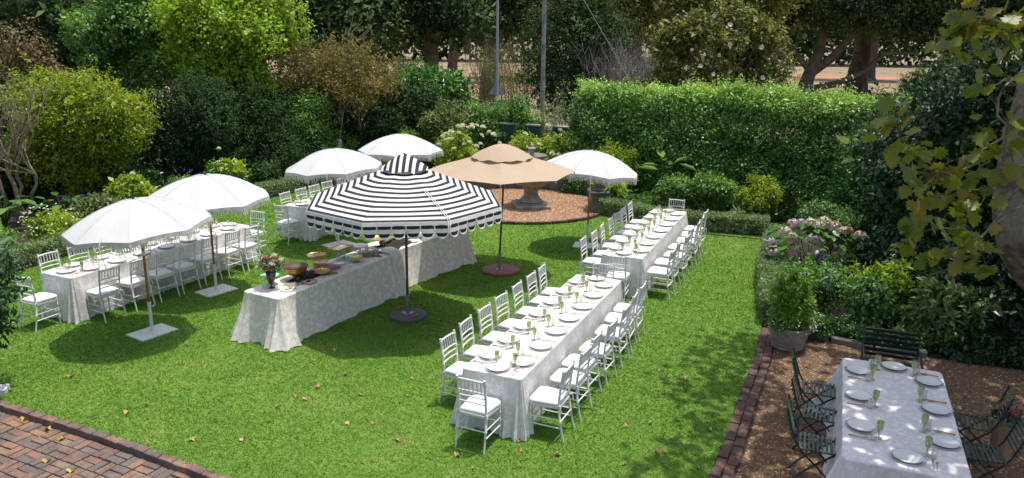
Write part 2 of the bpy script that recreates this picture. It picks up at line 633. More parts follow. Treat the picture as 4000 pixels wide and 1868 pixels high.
def strip(o0, o1, L=130):
    return [tuple(RB + RT * t + RN * o) for t, o in ((-L, o0), (L, o0), (L, o1), (-L, o1))]


struct('road', MB().poly(strip(2.3, 9.5), -.15).mesh('road', ROAD_M))
struct('pavement', MB().poly(strip(.1, 2.1), -.155, -.04).mesh('pavement', PAVT_M))
struct('kerb', MB().poly(strip(2.104, 2.28), -.155, -.033).mesh('kerb', WALL_CAP))
struct('kerb', MB().poly(strip(9.51, 9.7), -.155, -.033).mesh('kerb', WALL_CAP))
struct('park_path', MB().poly([(-120, 75), (10, 66), (30, 66.5), (60, 60), (120, 50), (120, 54), (60, 64.5), (30, 71), (10, 70.5), (-120, 80)], -.152).mesh('park_path', PATH_M))
struct('park_path', MB().poly([(-60, 100), (60, 92), (60, 97), (-60, 105)], -.152).mesh('park_path', PATH_M))

PAVE_EDGE = [(-9.4, 10.55), (-6.7, 9.37), (-4.9, 8.55), (-3.15, 7.65), (-1.2, 6.62), (1.5, 5.2)]
KERB_R = [(4.19, 12.30), (3.72, 11.12), (3.10, 9.75), (2.62, 8.62), (2.20, 7.73), (1.50, 6.25)]      # lawn side of the brick edge
KERB_R2 = [(4.42, 12.22), (3.96, 11.02), (3.35, 9.63), (2.87, 8.50), (2.45, 7.61), (1.74, 6.12)]     # gravel side
LHEDGE = [(-11.0, 12.4), (-9.93, 14.83), (-9.4, 16.5), (-8.3, 19.6), (-6.99, 22.3), (-6.1, 24.0)]
RHEDGE = [(2.32, 20.7), (3.64, 19.4), (4.9, 18.9), (6.3, 18.5)]
RBORD = [(6.2, 18.3), (5.45, 16.6), (4.95, 15.1), (4.45, 13.3), (4.30, 12.6)]
FC = (.30, 21.9)                      # centre of the fountain circle
FR = 2.38
soil = PAVE_EDGE[:1] + [(-20, 10.5), (-20, 31.2), (-9, 29.1), (1.3, 25.7), (8.4, 22.0), (10.4, 19.6), (13, 15.5), (13, 3), (3, 3), (1.5, 5.2)] + PAVE_EDGE[1:5][::-1]
struct('garden_soil', MB().poly(soil[::-1], -.03).mesh('garden_soil', SOIL_M))

arc = lambda a0, a1, n, r, c=FC: [(c[0] + r * math.cos(R(a0 + (a1 - a0) * i / n)), c[1] + r * math.sin(R(a0 + (a1 - a0) * i / n))) for i in range(n + 1)]
lawn_poly = PAVE_EDGE[:5] + [KERB_R[5]] + KERB_R[:5][::-1] + RBORD[::-1] + RHEDGE[::-1] + arc(-35, -185, 16, FR + .12) + [(-2.4, 23.4), (-4.2, 24.6)] + LHEDGE[::-1]
struct('lawn', MB().poly(lawn_poly, 0.0).mesh('lawn', LAWN_M))
court = KERB_R2 + [(3.0, 4.0), (11.0, 4.0), (11.0, 8.6), (8.2, 10.6), (6.4, 11.3), (5.62, 11.55), (4.98, 12.0), (4.6, 12.4)]
struct('gravel_court', MB().poly(court[::-1], -.018).mesh('gravel_court', GRAVELB_M))
struct('gravel_circle', MB().poly(arc(0, 360, 47, FR - .05), .004).mesh('gravel_circle', GRAVELO_M))
pave_poly = [(-14, 12.5)] + PAVE_EDGE + [(1.5, 2), (-14, 2)]
PAV = struct('brick_paving', MB().poly(pave_poly[::-1], -.125).mesh('brick_paving', MORTAR_M))


def inpoly(P, poly):
    x, y = P[:, 0], P[:, 1]
    ins = np.zeros(len(P), bool)
    q = poly[-1]
    for p in poly:
        c = ((p[1] > y) != (q[1] > y)) & (x < (q[0] - p[0]) * (y - p[1]) / (q[1] - p[1] + 1e-12) + p[0])
        ins ^= c
        q = p
    return ins


# grass: short single blades, thinner and denser towards the camera
LEAF['tuft'] = (np.array([[0, -.5, 0], [0, .5, 0], [1, .1, .12]]), np.array([[0, 1, 2]]))
NG = 440000
dens = []
u = rng.random(NG * 3)
yy = 6.2 * (24.8 / 6.2) ** (u ** 1.0)
xx = rng.uniform(-11.2, 6.4, len(yy))
ok = (xx > -1.02 * yy * .66 - .6) & (xx < 1.02 * yy * .66 + .6) & inpoly(np.stack([xx, yy], 1), lawn_poly)
G = np.stack([xx[ok], yy[ok], np.zeros(ok.sum())], 1)[:NG]
ng = len(G)
d = np.linalg.norm(G[:, :2], axis=1)
D = unit(np.stack([rng.normal(0, 1.5, ng), rng.normal(0, 1.5, ng), np.ones(ng)], 1))
patch = (np.sin(G[:, 0] * 1.7 + 1.3 * np.sin(G[:, 1] * .9)) * np.sin(G[:, 1] * 1.3 + G[:, 0] * .6) * .5
         + .5 * np.sin(G[:, 0] * 4.1 + 2 * np.sin(G[:, 1] * 3.3)) * np.sin(G[:, 1] * 3.7 - G[:, 0] * 1.9))
fine = np.sin(G[:, 0] * 11 + 3 * np.sin(G[:, 1] * 7)) * np.sin(G[:, 1] * 12 + 2 * np.sin(G[:, 0] * 9))
L = rng.uniform(.018, .044, ng) * (1 + .01 * d)
L = L * np.where(rng.random(ng) < .05, 1.9, 1.0)
wv = (.0040 + .00063 * d) * rng.uniform(.7, 1.3, ng)
V, F, k = leaf_arrays(G, D, rdir(ng), L, wv, 'tuft')
dry = np.zeros(ng)
for px_, py_, pr_, pa_ in [(-3.3, 10.2, .9, .22), (-2.6, 9.4, .7, .16), (-5.2, 10.0, .8, .14), (-1.2, 8.6, .9, .16), (.2, 7.9, .7, .15), (4.6, 16.8, 1.1, .22), (5.3, 17.6, .8, .2), (-8.3, 15.6, .9, .14), (2.9, 12.9, .8, .1), (-4.6, 8.75, .5, .2), (-6.0, 9.5, .6, .2), (-.7, 17.8, 1.2, .12), (1.3, 18.7, .9, .12)]:
    dry += pa_ * np.exp(-((G[:, 0] - px_) ** 2 + (G[:, 1] - py_) ** 2) / pr_ ** 2) * (.6 + .4 * fine)
tg = np.clip(.45 + .13 * patch + .10 * fine + dry + rng.normal(0, .17, ng), 0, 1)
GRASS_M = leafmat('grass blades', [(0, (.060, .175, .020)), (.45, (.142, .32, .030)), (.7, (.222, .395, .052)), (.88, (.36, .42, .12)), (1, (.54, .47, .24))], .55, .35, .25)
tag(ob('grass', npmesh('grass', V, F, GRASS_M, np.repeat(tg, k))), 'short mown green grass covering the lawn', 'grass', kind='stuff')


def pebbles(name, poly, n, size, cols, z, label, xr, yr, flat=.55, ywt=False):
    P = np.stack([rng.uniform(*xr, n * 3), (yr[0] * (yr[1] / yr[0]) ** rng.random(n * 3)) if ywt else rng.uniform(*yr, n * 3)], 1)
    P = P[inpoly(P, poly)][:n]
    m = len(P)
    tv = np.array([[1, 0, 0], [.2, 1, 0], [-1, .15, 0], [-.1, -1, 0], [.15, .1, 1]])
    tf = np.array([[0, 1, 4], [1, 2, 4], [2, 3, 4], [3, 0, 4]])
    an = rng.uniform(0, 2 * PI, m)
    s = size * rng.uniform(.5, 1.35, (m, 1)) * rng.uniform(.7, 1.2, (m, 3)) * np.array([1, .75, flat])
    A = tv[None] * s[:, None, :] + np.where(tv[None, :, 2:] > .5, 0, rng.normal(0, .12, (m, 5, 1)) * size)
    c, q = np.cos(an)[:, None], np.sin(an)[:, None]
    X = A[..., 0] * c - A[..., 1] * q + P[:, 0, None]
    Y = A[..., 0] * q + A[..., 1] * c + P[:, 1, None]
    Z = A[..., 2] + z
    V = np.stack([X, Y, Z], 2).reshape(-1, 3)
    F = (tf[None] + (np.arange(m) * 5)[:, None, None]).reshape(-1, 3)
    mat = leafmat(name + ' stones', cols, .85, 0, .3)
    tag(ob(name, npmesh(name, V, F, mat, np.repeat(rng.random(m), 5))), label, 'gravel', kind='stuff')


pebbles('gravel', court, 43000, .0172, [(0, (.06, .036, .02)), (.35, (.165, .098, .052)), (.7, (.30, .185, .095)), (.92, (.44, .29, .155)), (1, (.55, .43, .30))], -.018, 'loose brown gravel under the shaded dining table', (1.5, 11), (5.3, 12.5), ywt=True)
pebbles('gravel', arc(0, 360, 47, FR - .05), 14000, .024, [(0, (.16, .075, .04)), (.4, (.28, .15, .08)), (.75, (.38, .23, .13)), (1, (.55, .42, .30))], .004, 'orange pebble gravel round the stone fountain', (-2.2, 2.8), (19.4, 24.4))

# ------------------------------------------------------------------ bricks
def bbox_mesh(name, s, mat, k=4, ch=.006):
    out = []
    for i in range(k):
        mb = MB().box((0, 0, 0), s, ch=ch)
        mb.v = [(x + rnd.uniform(-.004, .004), y + rnd.uniform(-.004, .004), z + (rnd.uniform(-.003, .003) if z > 0 else 0)) for x, y, z in mb.v]
        out.append(mb.mesh(name, mat))
    return out


# basket weave: pairs of bricks turned a quarter each time
BW = bbox_mesh('brick', (.222, .106, .05), BRICK_PAVE, 6)
e0, e1 = Vector((-6.7, 9.37)), Vector((-3.15, 7.65))
ea = (e1 - e0).normalized()
en = Vector((ea.y, -ea.x))
if en.y > 0:
    en = -en
base_an = math.atan2(ea.y, ea.x)
cell = .234
org = e0 + en * .02
nb = 0
for i in range(-9, 28):
    for j in range(0, 9):
        c = org + ea * ((i + .5) * cell) + en * ((j + .5) * cell)
        if not (c.y > 6.3 and abs(c.x) < .67 * c.y + 1.5 and c.x < -1.2):
            continue
        hor = (i + j) % 2 == 0
        for s in (-1, 1):
            off = (en if hor else ea) * (s * cell / 4)
            p = c + off
            ob('brick', BW[rnd.randrange(6)], PAV, (p.x + rnd.uniform(-.003, .003), p.y + rnd.uniform(-.003, .003), -.099 + rnd.uniform(-.005, .005)),
               (rnd.uniform(-.015, .015), rnd.uniform(-.015, .015), base_an + (0 if hor else PI / 2) + rnd.uniform(-.02, .02)))
            nb += 1


def along(poly, step, off=0.0):
    pts = [Vector(p) for p in poly]
    out = []
    acc = 0.0
    for a, b in zip(pts, pts[1:]):
        L = (b - a).length
        t = (b - a) / L
        n = Vector((-t.y, t.x))
        while acc < L:
            out.append((a + t * acc + n * off, math.atan2(t.y, t.x)))
            acc += step
        acc -= L
    return out


KB = bbox_mesh('brick', (.222, .105, .11), BRICK_KERB, 5)
kerbL = tag(ob('brick_kerb', MB().poly([(p.x + .0, p.y + .0) for p, _ in along(PAVE_EDGE[:5], .4, -.065)] + [(p.x, p.y) for p, _ in along(PAVE_EDGE[:5], .4, .03)][::-1], -.11, -.075).mesh('kerb_bed', MORTAR_M)), 'raised kerb of reddish bricks between lawn and paving', 'kerb')
for p, an in along(PAVE_EDGE[:5], .232, -.012):
    if abs(p.x) < .67 * p.y + 2:
        ob('brick', KB[rnd.randrange(5)], kerbL, (p.x, p.y, -.045 + rnd.uniform(-.006, .006)), (rnd.uniform(-.02, .02), rnd.uniform(-.02, .02), an + rnd.uniform(-.03, .03)))
EB = bbox_mesh('brick', (.216, .112, .08), BRICK_EDGE, 5)
kerbR = tag(ob('brick_edging', MB().poly([(x, y) for x, y in KERB_R] + [(x, y) for x, y in KERB_R2[::-1]], -.07, -.022).mesh('edging_bed', MORTAR_M)), 'double row of dark bricks between lawn and brown gravel', 'edging')
for row, off in ((0, .063), (1, .184)):
    for i, (p, an) in enumerate(along(KERB_R, .228, off)):
        ob('brick', EB[rnd.randrange(5)], kerbR, (p.x + rnd.uniform(-.006, .006) - (.04 if row else 0), p.y + rnd.uniform(-.006, .006) - (.10 if row else 0), -.028 + rnd.uniform(-.007, .007)), (rnd.uniform(-.03, .03), rnd.uniform(-.03, .03), an + rnd.uniform(-.05, .05)))
ringE = tag(ob('brick_ring', MB().poly(arc(-178, 2, 40, FR + .04) + arc(2, -178, 40, FR - .06), -.02, .01).mesh('ring_bed', MORTAR_M)), 'curved brick edging round the fountain gravel', 'edging')
for i in range(32):
    a = -176 + i * 5.6
    ob('brick', EB[rnd.randrange(5)], ringE, (FC[0] + FR * math.cos(R(a)), FC[1] + FR * math.sin(R(a)), .022 + rnd.uniform(-.006, .006)), (0, 0, R(a + 90) + rnd.uniform(-.04, .04)))
# low stone kerb behind the gravel court
kst = MB()
for (x, y), (x2, y2) in zip([(4.75, 12.22), (5.2, 11.86), (5.75, 11.52)], [(5.17, 11.88), (5.72, 11.54), (6.45, 11.30)]):
    L = math.hypot(x2 - x, y2 - y)
    kst.box(((x + x2) / 2, (y + y2) / 2, .02), (L, .12, .12), math.atan2(y2 - y, x2 - x), ch=.015)
tag(ob('stone_kerb', kst.mesh('stone_kerb', STONE_G, 30)), 'low grey stone kerb along the planting bed behind the gravel', 'kerb')

# ------------------------------------------------------------------ boundary wall of precast panels
def panel_wall(label, pts, h=1.82):
    w = thing('garden_wall', label, 'wall', None, (pts[0][0], pts[0][1], -.03))
    pm, sm, cm = None, None, None
    k = 0
    for (p, an), (q, _) in zip(along(pts, 1.55)[:-1], along(pts, 1.55)[1:]):
        L = (q - p).length
        mx, my = (p.x + q.x) / 2 - pts[0][0], (p.y + q.y) / 2 - pts[0][1]
        if pm is None:
            pm = MB().box((0, 0, 0), (1.42, .05, h / 5 - .012), ch=.008).mesh('panel', WALL_G)
            sm = MB().box((0, 0, 0), (.13, .13, h + .06), ch=.02).mesh('post', WALL_G)
            cm = MB().box((0, 0, 0), (1.42, .11, .05), ch=.01).mesh('coping', WALL_CAP)
        rz = math.atan2(q.y - p.y, q.x - p.x)
        for i in range(5):
            ob('panel', pm, w, (mx, my, h / 10 + i * h / 5), (0, 0, rz))
        ob('coping', cm, w, (mx, my, h + .02), (0, 0, rz))
        ob('post', sm, w, (p.x - pts[0][0], p.y - pts[0][1], h / 2), (0, 0, rz))
    return w


panel_wall('dark green precast panel wall seen left of the tall hedge', [(1.35, 25.5), (4.6, 23.9), (8.2, 21.9), (10.2, 19.6), (11.4, 16.5)])
panel_wall('dark green precast panel wall hidden behind the left shrubs', [(-17.0, 30.4), (-9.0, 29.0), (-4.0, 27.6), (1.2, 25.6)])

# ------------------------------------------------------------------ people's things: chairs
def bamboo(p0, p1, r, rings, n=8, mid=None):
    """a turned leg with bamboo-like rings at the given fractions"""
    p0, p1 = Vector(p0), Vector(p1)
    pts, rad = [], []
    fr = sorted(set([0.0, 1.0] + [x + d for x in rings for d in (-.022, -.008, .008, .022)]))
    for t in fr:
        q = p0.lerp(p1, t)
        if mid:
            q = (p0.lerp(Vector(mid), t * 2) if t < .5 else Vector(mid).lerp(p1, t * 2 - 1))
        pts.append(q)
        rad.append(r * (1.28 if any(abs(t - x) < .012 for x in rings) else 1.0))
    return pts, rad


def tubemesh(name, pts, rad, mat, n=8):
    return MB().tube(pts, rad, n).mesh(name, mat, 60)


def chiavari():
    parts = []
    for s in (-1, 1):
        pts, rad = bamboo((s * .185, .18, 0), (s * .178, .172, .425), .0145, (.28, .55, .8))
        parts.append(('leg', tubemesh('leg', pts, rad, WHITE_PAINT)))
    for s in (-1, 1):
        prof = [(0, -.265), (.12, -.235), (.24, -.212), (.245, -.211), (.255, -.209), (.26, -.208), (.40, -.190), (.45, -.186), (.455, -.186), (.467, -.186), (.475, -.186),
                (.56, -.190), (.565, -.190), (.577, -.191), (.583, -.192), (.70, -.203), (.705, -.204), (.717, -.205), (.723, -.206), (.86, -.226), (.865, -.227), (.877, -.229), (.89, -.231), (.92, -.236)]
        rr = [.0125 if z < .2 else .015 for z, _ in prof]
        for i in (3, 4, 8, 9, 12, 13, 16, 17, 20, 21):
            rr[i] = .0185
        rr[-1] = .0165
        sx = lambda z: s * (.19 - .012 * min(1, z / .5))
        parts.append(('back_post', tubemesh('back_post', [(sx(z), y, z) for z, y in prof], rr, WHITE_PAINT)))
    # seat frame: rounded trapezoid
    def outline(hx_f, hx_b, y0, y1, rnd_=.06, n=4):
        cs = [(-hx_f + rnd_, y1 - rnd_, 180, 90), (hx_f - rnd_, y1 - rnd_, 90, 0), (hx_b - rnd_ * .6, y0 + rnd_ * .6, 0, -90), (-hx_b + rnd_ * .6, y0 + rnd_ * .6, -90, -180)]
        o = []
        for k, (cx, cy_, a0, a1) in enumerate(cs):
            q = rnd_ if k < 2 else rnd_ * .6
            o += [(cx + q * math.cos(R(a0 + (a1 - a0) * i / n)), cy_ + q * math.sin(R(a0 + (a1 - a0) * i / n))) for i in range(n + 1)]
        return o[::-1]
    parts.append(('seat_frame', MB().poly(outline(.205, .185, -.2, .2), .418, .447).mesh('seat_frame', WHITE_PAINT, 40)))
    cu = MB()
    o = outline(.205, .18, -.185, .205, .08, 6)
    n = len(o)
    rings = [(.93, .447), (1.0, .456), (1.015, .470), (.995, .484), (.93, .495), (.75, .502), (.4, .505)]
    vs = []
    for f, z in rings:
        vs += [(x * f, (y - .01) * f + .01, z + .004 * math.sin(9 * x + 4 * y)) for x, y in o]
    fs = [(j * n + i, j * n + (i + 1) % n, (j + 1) * n + (i + 1) % n, (j + 1) * n + i) for j in range(len(rings) - 1) for i in range(n)]
    fs.append(tuple((len(rings) - 1) * n + i for i in range(n)))
    cu.add(vs, fs)
    ties = []
    for s in (-1, 1):
        ties.append(('tie', MB().tube([(s * .185, -.19, .462), (s * .205, -.215, .466), (s * .212, -.222, .44), (s * .208, -.23, .385)], [.006, .011, .007, .009], 5).mesh('tie', CUSHION)))
    parts.append(('cushion', cu.mesh('cushion', CUSHION, 80), ties))
    for z, y, r in ((.885, -.231, .0135), (.735, -.208, .011), (.665, -.198, .010), (.59, -.192, .010)):
        parts.append(('back_rail', tubemesh('back_rail', [(-.18, y, z), (-.09, y - .006, z + .004), (0, y - .008, z + .006), (.09, y - .006, z + .004), (.18, y, z)], r, WHITE_PAINT, 7)))
    sp = None
    for i in range(6):
        x = -.132 + i * .0528
        m4 = Matrix.Translation((x, -.213, .735))
        if sp is None:
            sp = tubemesh('spindle', [(0, 0, 0), (0, -.006, .04), (0, -.008, .055), (0, -.010, .07), (0, -.014, .10), (0, -.016, .11), (0, -.018, .125), (0, -.022, .155)], [.0065, .0075, .0105, .0075, .0075, .0105, .0075, .0065], WHITE_PAINT, 6)
        parts.append(('spindle', sp, None, m4))
    for s in (-1, 1):
        for z in (.17, .27):
            parts.append(('stretcher', tubemesh('stretcher', [(s * .186, .178, z), (s * .188, -.205 - .03 * (.27 - z) / .1, z)], .009, WHITE_PAINT, 6)))
    for z, y in ((.21, .178), (.31, .176)):
        parts.append(('stretcher', tubemesh('stretcher', [(-.185, y, z), (.185, y, z)], .009, WHITE_PAINT, 6)))
    parts.append(('stretcher', tubemesh('stretcher', [(-.186, -.208, .25), (.186, -.208, .25)], .009, WHITE_PAINT, 6)))
    return parts


CHAIR = chiavari()


# ------------------------------------------------------------------ table cloths
def cloth_mesh(name, hl, hw, zt, mat, seed, flare=.085, wave=.026, hem=.012, bell=.03, lift=None, rc=.05):
    r = random.Random(seed)
    P = []            # (x, y, nx, ny, dcorner, s)
    hl2, hw2 = hl - rc, hw - rc
    s = 0.0

    def seg(x0, y0, x1, y1, nx, ny):
        nonlocal s
        L = math.hypot(x1 - x0, y1 - y0)
        k = max(2, int(L / .04))
        for i in range(k):
            t = i / k
            P.append((x0 + (x1 - x0) * t, y0 + (y1 - y0) * t, nx, ny, min(t, 1 - t) * L, s + t * L))
        s += L

    def corner(cx, cy_, a0):
        nonlocal s
        for i in range(11):
            a = R(a0 + 90 * i / 11)
            P.append((cx + rc * math.cos(a), cy_ + rc * math.sin(a), math.cos(a), math.sin(a), 0.0, s + .35 * i / 11))
        s += .35
    seg(-hl2, -hw, hl2, -hw, 0, -1)
    corner(hl2, -hw2, -90)
    seg(hl, -hw2, hl, hw2, 1, 0)
    corner(hl2, hw2, 0)
    seg(hl2, hw, -hl2, hw, 0, 1)
    corner(-hl2, hw2, 90)
    seg(-hl, hw2, -hl, -hw2, -1, 0)
    corner(-hl2, -hw2, 180)
    n = len(P)
    ph = [r.uniform(0, 6.28) for _ in range(6)]
    vs, fs = [], []
    rings = [0, .0, .012, .03, .08, .16, .26, .38, .52, .66, .80, .92, 1.0]
    for j, t in enumerate(rings):
        for (x, y, nx, ny, dc, s_) in P:
            if j == 0:
                vs.append((x - nx * .015, y - ny * .015, zt))
                continue
            if j == 1:
                vs.append((x - nx * .003, y - ny * .003, zt - .003))
                continue
            w = wave * t ** 1.2 * (math.sin(s_ * 9.5 + ph[0]) + .7 * math.sin(s_ * 17 + ph[1]) + .5 * math.sin(s_ * 5.2 + ph[2])) * .6
            c = math.exp(-(dc / .16) ** 2)
            pl = .05 * t * math.exp(-(dc / .28) ** 2) * math.sin(s_ * 2 * PI / .16 + ph[3])
            o = .004 + bell * t ** 1.6 + w + flare * t ** 1.15 * c + pl
            zb = hem + .006 * math.sin(s_ * 7 + ph[4]) + .005 * math.sin(s_ * 23 + ph[5])
            if lift:
                zb += lift(x, y)
            vs.append((x + nx * o, y + ny * o, zt - t * (zt - max(.004, zb))))
    fs.append(tuple(range(n)))
    for j in range(len(rings) - 1):
        for i in range(n):
            i2 = (i + 1) % n
            fs.append((j * n + i, (j + 1) * n + i, (j + 1) * n + i2, j * n + i2))
    return MB().add(vs, fs).mesh(name, mat, 50)


TABLEWOOD = M('folding table top', (.45, .40, .34), None, 4, .6)


def table_under(label, c, an, hl, hw, zt, group):
    t = thing('long_table', label, 'table', group, (c[0], c[1], 0), an)
    ob('tabletop', MB().box((0, 0, zt - .03), (hl * 2 - .04, hw * 2 - .04, .035)).mesh('tabletop', TABLEWOOD), t)
    lm = MB().tube([(0, 0, 0), (0, 0, zt - .05)], .016, 6).mesh('leg', GALV)
    for sx in (-1, 0, 1):
        for sy in (-1, 1):
            ob('leg', lm, t, (sx * (hl - .25), sy * (hw - .08), 0))
    return t


# ------------------------------------------------------------------ place settings
def beads(mb, r, z, n, br):
    for i in range(n):
        a = 2 * PI * i / n
        x, y = r * math.cos(a), r * math.sin(a)
        mb.add([(x + br, y, z), (x, y + br, z), (x - br, y, z), (x, y - br, z), (x, y, z + br), (x, y, z - br)],
               [(0, 1, 4), (1, 2, 4), (2, 3, 4), (3, 0, 4), (1, 0, 5), (2, 1, 5), (3, 2, 5), (0, 3, 5)])
    return mb


CHARGER = MB().lathe([(0, .003), (.10, .003), (.145, .008), (.160, .014), (.160, .018), (.143, .012), (.10, .007), (0, .007)], 32).mesh('charger', GLASS_R, 40)
CH_BEAD = beads(MB(), .160, .017, 46, .0065).mesh('bead_rim', GLASS_R, 80)
PLATE = MB().lathe([(0, .010), (.075, .010), (.092, .016), (.134, .027), (.135, .030), (.132, .0305), (.090, .0205), (.078, .0155), (0, .0145)], 36).mesh('dinner_plate', PORC, 40)


def goblet_mesh():
    prof = [(.034, 0), (.036, .003), (.030, .007), (.010, .012), (.007, .022), (.0125, .032), (.008, .042), (.0115, .052), (.008, .060), (.016, .070), (.0265, .092), (.0305, .118), (.031, .145), (.0295, .172), (.0275, .172), (.0285, .145), (.0278, .118), (.0235, .095), (.013, .077), (0, .074)]
    mb = MB().lathe(prof, 14)
    # pressed lozenge relief on the bowl
    v = []
    for i, q in enumerate(mb.v):
        j, k = divmod(i, 14)
        f = 1 + (.035 * (1 if (j + k) % 2 else -1) if 10 <= j <= 13 else 0)
        v.append((q[0] * f, q[1] * f, q[2]))
    mb.v = v
    return mb.mesh('goblet', GLASS_G, 25)


GOBLET = goblet_mesh()
TUMBLER = MB().lathe([(.026, 0), (.028, .004), (.0295, .118), (.0283, .118), (.0268, .008), (0, .007)], 16).mesh('tumbler', GLASS_C, 40)
NAPK = MB().box((0, 0, .002), (.085, .235, .003)).mesh('napkin_card', NAPKIN)


def fork_mesh():
    mb = MB().tube([(0, -.095, .006), (0, -.05, .008), (0, .03, .006), (0, .045, .006)], [.0045, .0035, .0028, .005], 5)
    mb.box((0, .055, .007), (.019, .02, .002))
    for i in range(4):
        mb.box((-.0075 + i * .005, .08, .008), (.0028, .034, .002))
    return mb.mesh('fork', GOLD)


def spoon_mesh():
    mb = MB().tube([(0, -.085, .006), (0, -.04, .008), (0, .03, .006)], [.0045, .0035, .003], 5)
    mb.add([(.013 * math.cos(a) * 1.0, .052 + .022 * math.sin(a), .007 - (0 if k else 0)) for k, a in enumerate([2 * PI * i / 12 for i in range(12)])] + [(0, .052, .003)],
           [(i, (i + 1) % 12, 12) for i in range(12)])
    return mb.mesh('spoon', GOLD)


def knife_mesh():
    return MB().tube([(0, -.1, .006), (0, -.03, .007), (0, 0, .006)], [.005, .005, .004], 5).box((.001, .055, .0065), (.014, .115, .002)).mesh('knife', GOLD)


FORK, SPOON, KNIFE = fork_mesh(), spoon_mesh(), knife_mesh()
ORD = ['first', 'second', 'third', 'fourth', 'fifth', 'sixth', 'seventh', 'eighth']


def setting(org, facing, zt, place, grp, full=True, sc_=1.0, knife=False):
    """org: world xy of the plate, facing: unit vector the guest looks along"""
    f = Vector(facing).normalized()
    r = Vector((f.y, -f.x))
    rz = math.atan2(f.y, f.x) - PI / 2
    o = Vector(org) + Vector((rnd.uniform(-.012, .012), rnd.uniform(-.012, .012)))
    at = lambda u, v, z=0.0: (o.x + r.x * u + f.x * v, o.y + r.y * u + f.y * v, zt + z)
    c = tag(ob('charger', CHARGER, None, at(0, 0, .001), (0, 0, rz + rnd.random())), 'beaded glass charger at the ' + place, 'charger', grp + ' chargers')
    ob('bead_rim', CH_BEAD, c)
    tag(ob('dinner_plate', PLATE, None, at(rnd.uniform(-.004, .004), rnd.uniform(-.004, .004), .0005)), 'round white plate at the ' + place, 'plate', grp + ' plates')
    ju, jv = rnd.uniform(-.02, .02), rnd.uniform(-.02, .02)
    tag(ob('goblet', GOBLET, None, at(.185 + ju, .165 + jv, .001), (0, 0, rnd.random() * 6), (sc_,) * 3), 'green goblet at the ' + place, 'goblet', grp + ' goblets')
    tag(ob('tumbler', TUMBLER, None, at(.245 + ju, .115 + jv, .001)), 'clear tumbler at the ' + place, 'tumbler', grp + ' tumblers')
    j = rnd.uniform(-.06, .06)
    tag(ob('napkin', NAPK, None, at(.235, -.03, .001), (0, 0, rz + j)), 'white folded napkin at the ' + place, 'napkin', grp + ' napkins')
    tag(ob('fork', FORK, None, at(.22, -.03, .003), (0, 0, rz + j + .04)), 'gold fork at the ' + place, 'fork', grp + ' forks')
    if knife:
        tag(ob('knife', KNIFE, None, at(.252, -.03, .003), (0, 0, rz + j - .05)), 'gold knife at the ' + place, 'knife', grp + ' knives')
    else:
        tag(ob('spoon', SPOON, None, at(.252, -.045, .003), (0, 0, rz + j - .05)), 'gold spoon at the ' + place, 'spoon', grp + ' spoons')


ZT = .77


def frame(c, an):
    a = Vector((math.cos(an), math.sin(an)))
    b = Vector((math.sin(an), -math.cos(an)))
    o = Vector(c)
    return a, b, lambda s, w: o + a * s + b * w


def place_chair(p, facing, label, grp, z=0.0):
    f = Vector(facing)
    rz = math.atan2(f.y, f.x) - PI / 2 + rnd.gauss(0, .055)
    thing('banquet_chair', label, 'chair', grp, (p.x, p.y, z), rz, CHAIR)


def banquet(key, c, an, hl, hw, sp, pw, leftc, rightc, nearc, farc, bl, br, settingsL, settingsR, ends=(1, 1), e=2.0, seed=1):
    """key: how the table is called in labels"""
    a, b, at = frame(c, an)
    table_under('folding table hidden under the cloth of the ' + key, c, an, hl, hw, ZT - .004, 'folding banquet tables')
    cl = ob('tablecloth', cloth_mesh('tablecloth', hl, hw, ZT, DAMASK, seed), None, (c[0], c[1], 0), (0, 0, an))
    tag(cl, 'white damask cloth draped to the grass on the ' + key, 'tablecloth', 'white damask tablecloths')
    nL, nR = len(leftc), len(rightc)
    g = 'chairs at the ' + key
    for i, s in enumerate(leftc):
        if s is None:
            continue
        place_chair(at(s, -(bl + rnd.uniform(-.03, .03) - .235)), b, 'white chair, %s from near end, left side of the %s' % (ORD[i], key), g)
    for i, s in enumerate(rightc):
        if s is None:
            continue
        place_chair(at(s, br + rnd.uniform(-.03, .03) - .235), -b, 'white chair, %s from near end, right side of the %s' % (ORD[i], key), g)
    if nearc:
        place_chair(at(-nearc + .235, rnd.uniform(-.03, .03)), a, 'white chair alone at the near end of the ' + key, g)
    if farc:
        place_chair(at(farc - .235, rnd.uniform(-.03, .03)), -a, 'white chair alone at the far end of the ' + key, g)
    for i in range(7):
        s = (i - 3) * sp
        if i in settingsL:
            setting(at(s, -pw), b, ZT, '%s place from near end, left side, %s' % (ORD[i], key), key)
        if i in settingsR:
            setting(at(s, pw), -b, ZT, '%s place from near end, right side, %s' % (ORD[i], key), key)
    if ends[0]:
        setting(at(-e, 0), a, ZT, 'near end of the ' + key, key)
    if ends[1]:
        setting(at(e, 0), -a, ZT, 'far end of the ' + key, key)


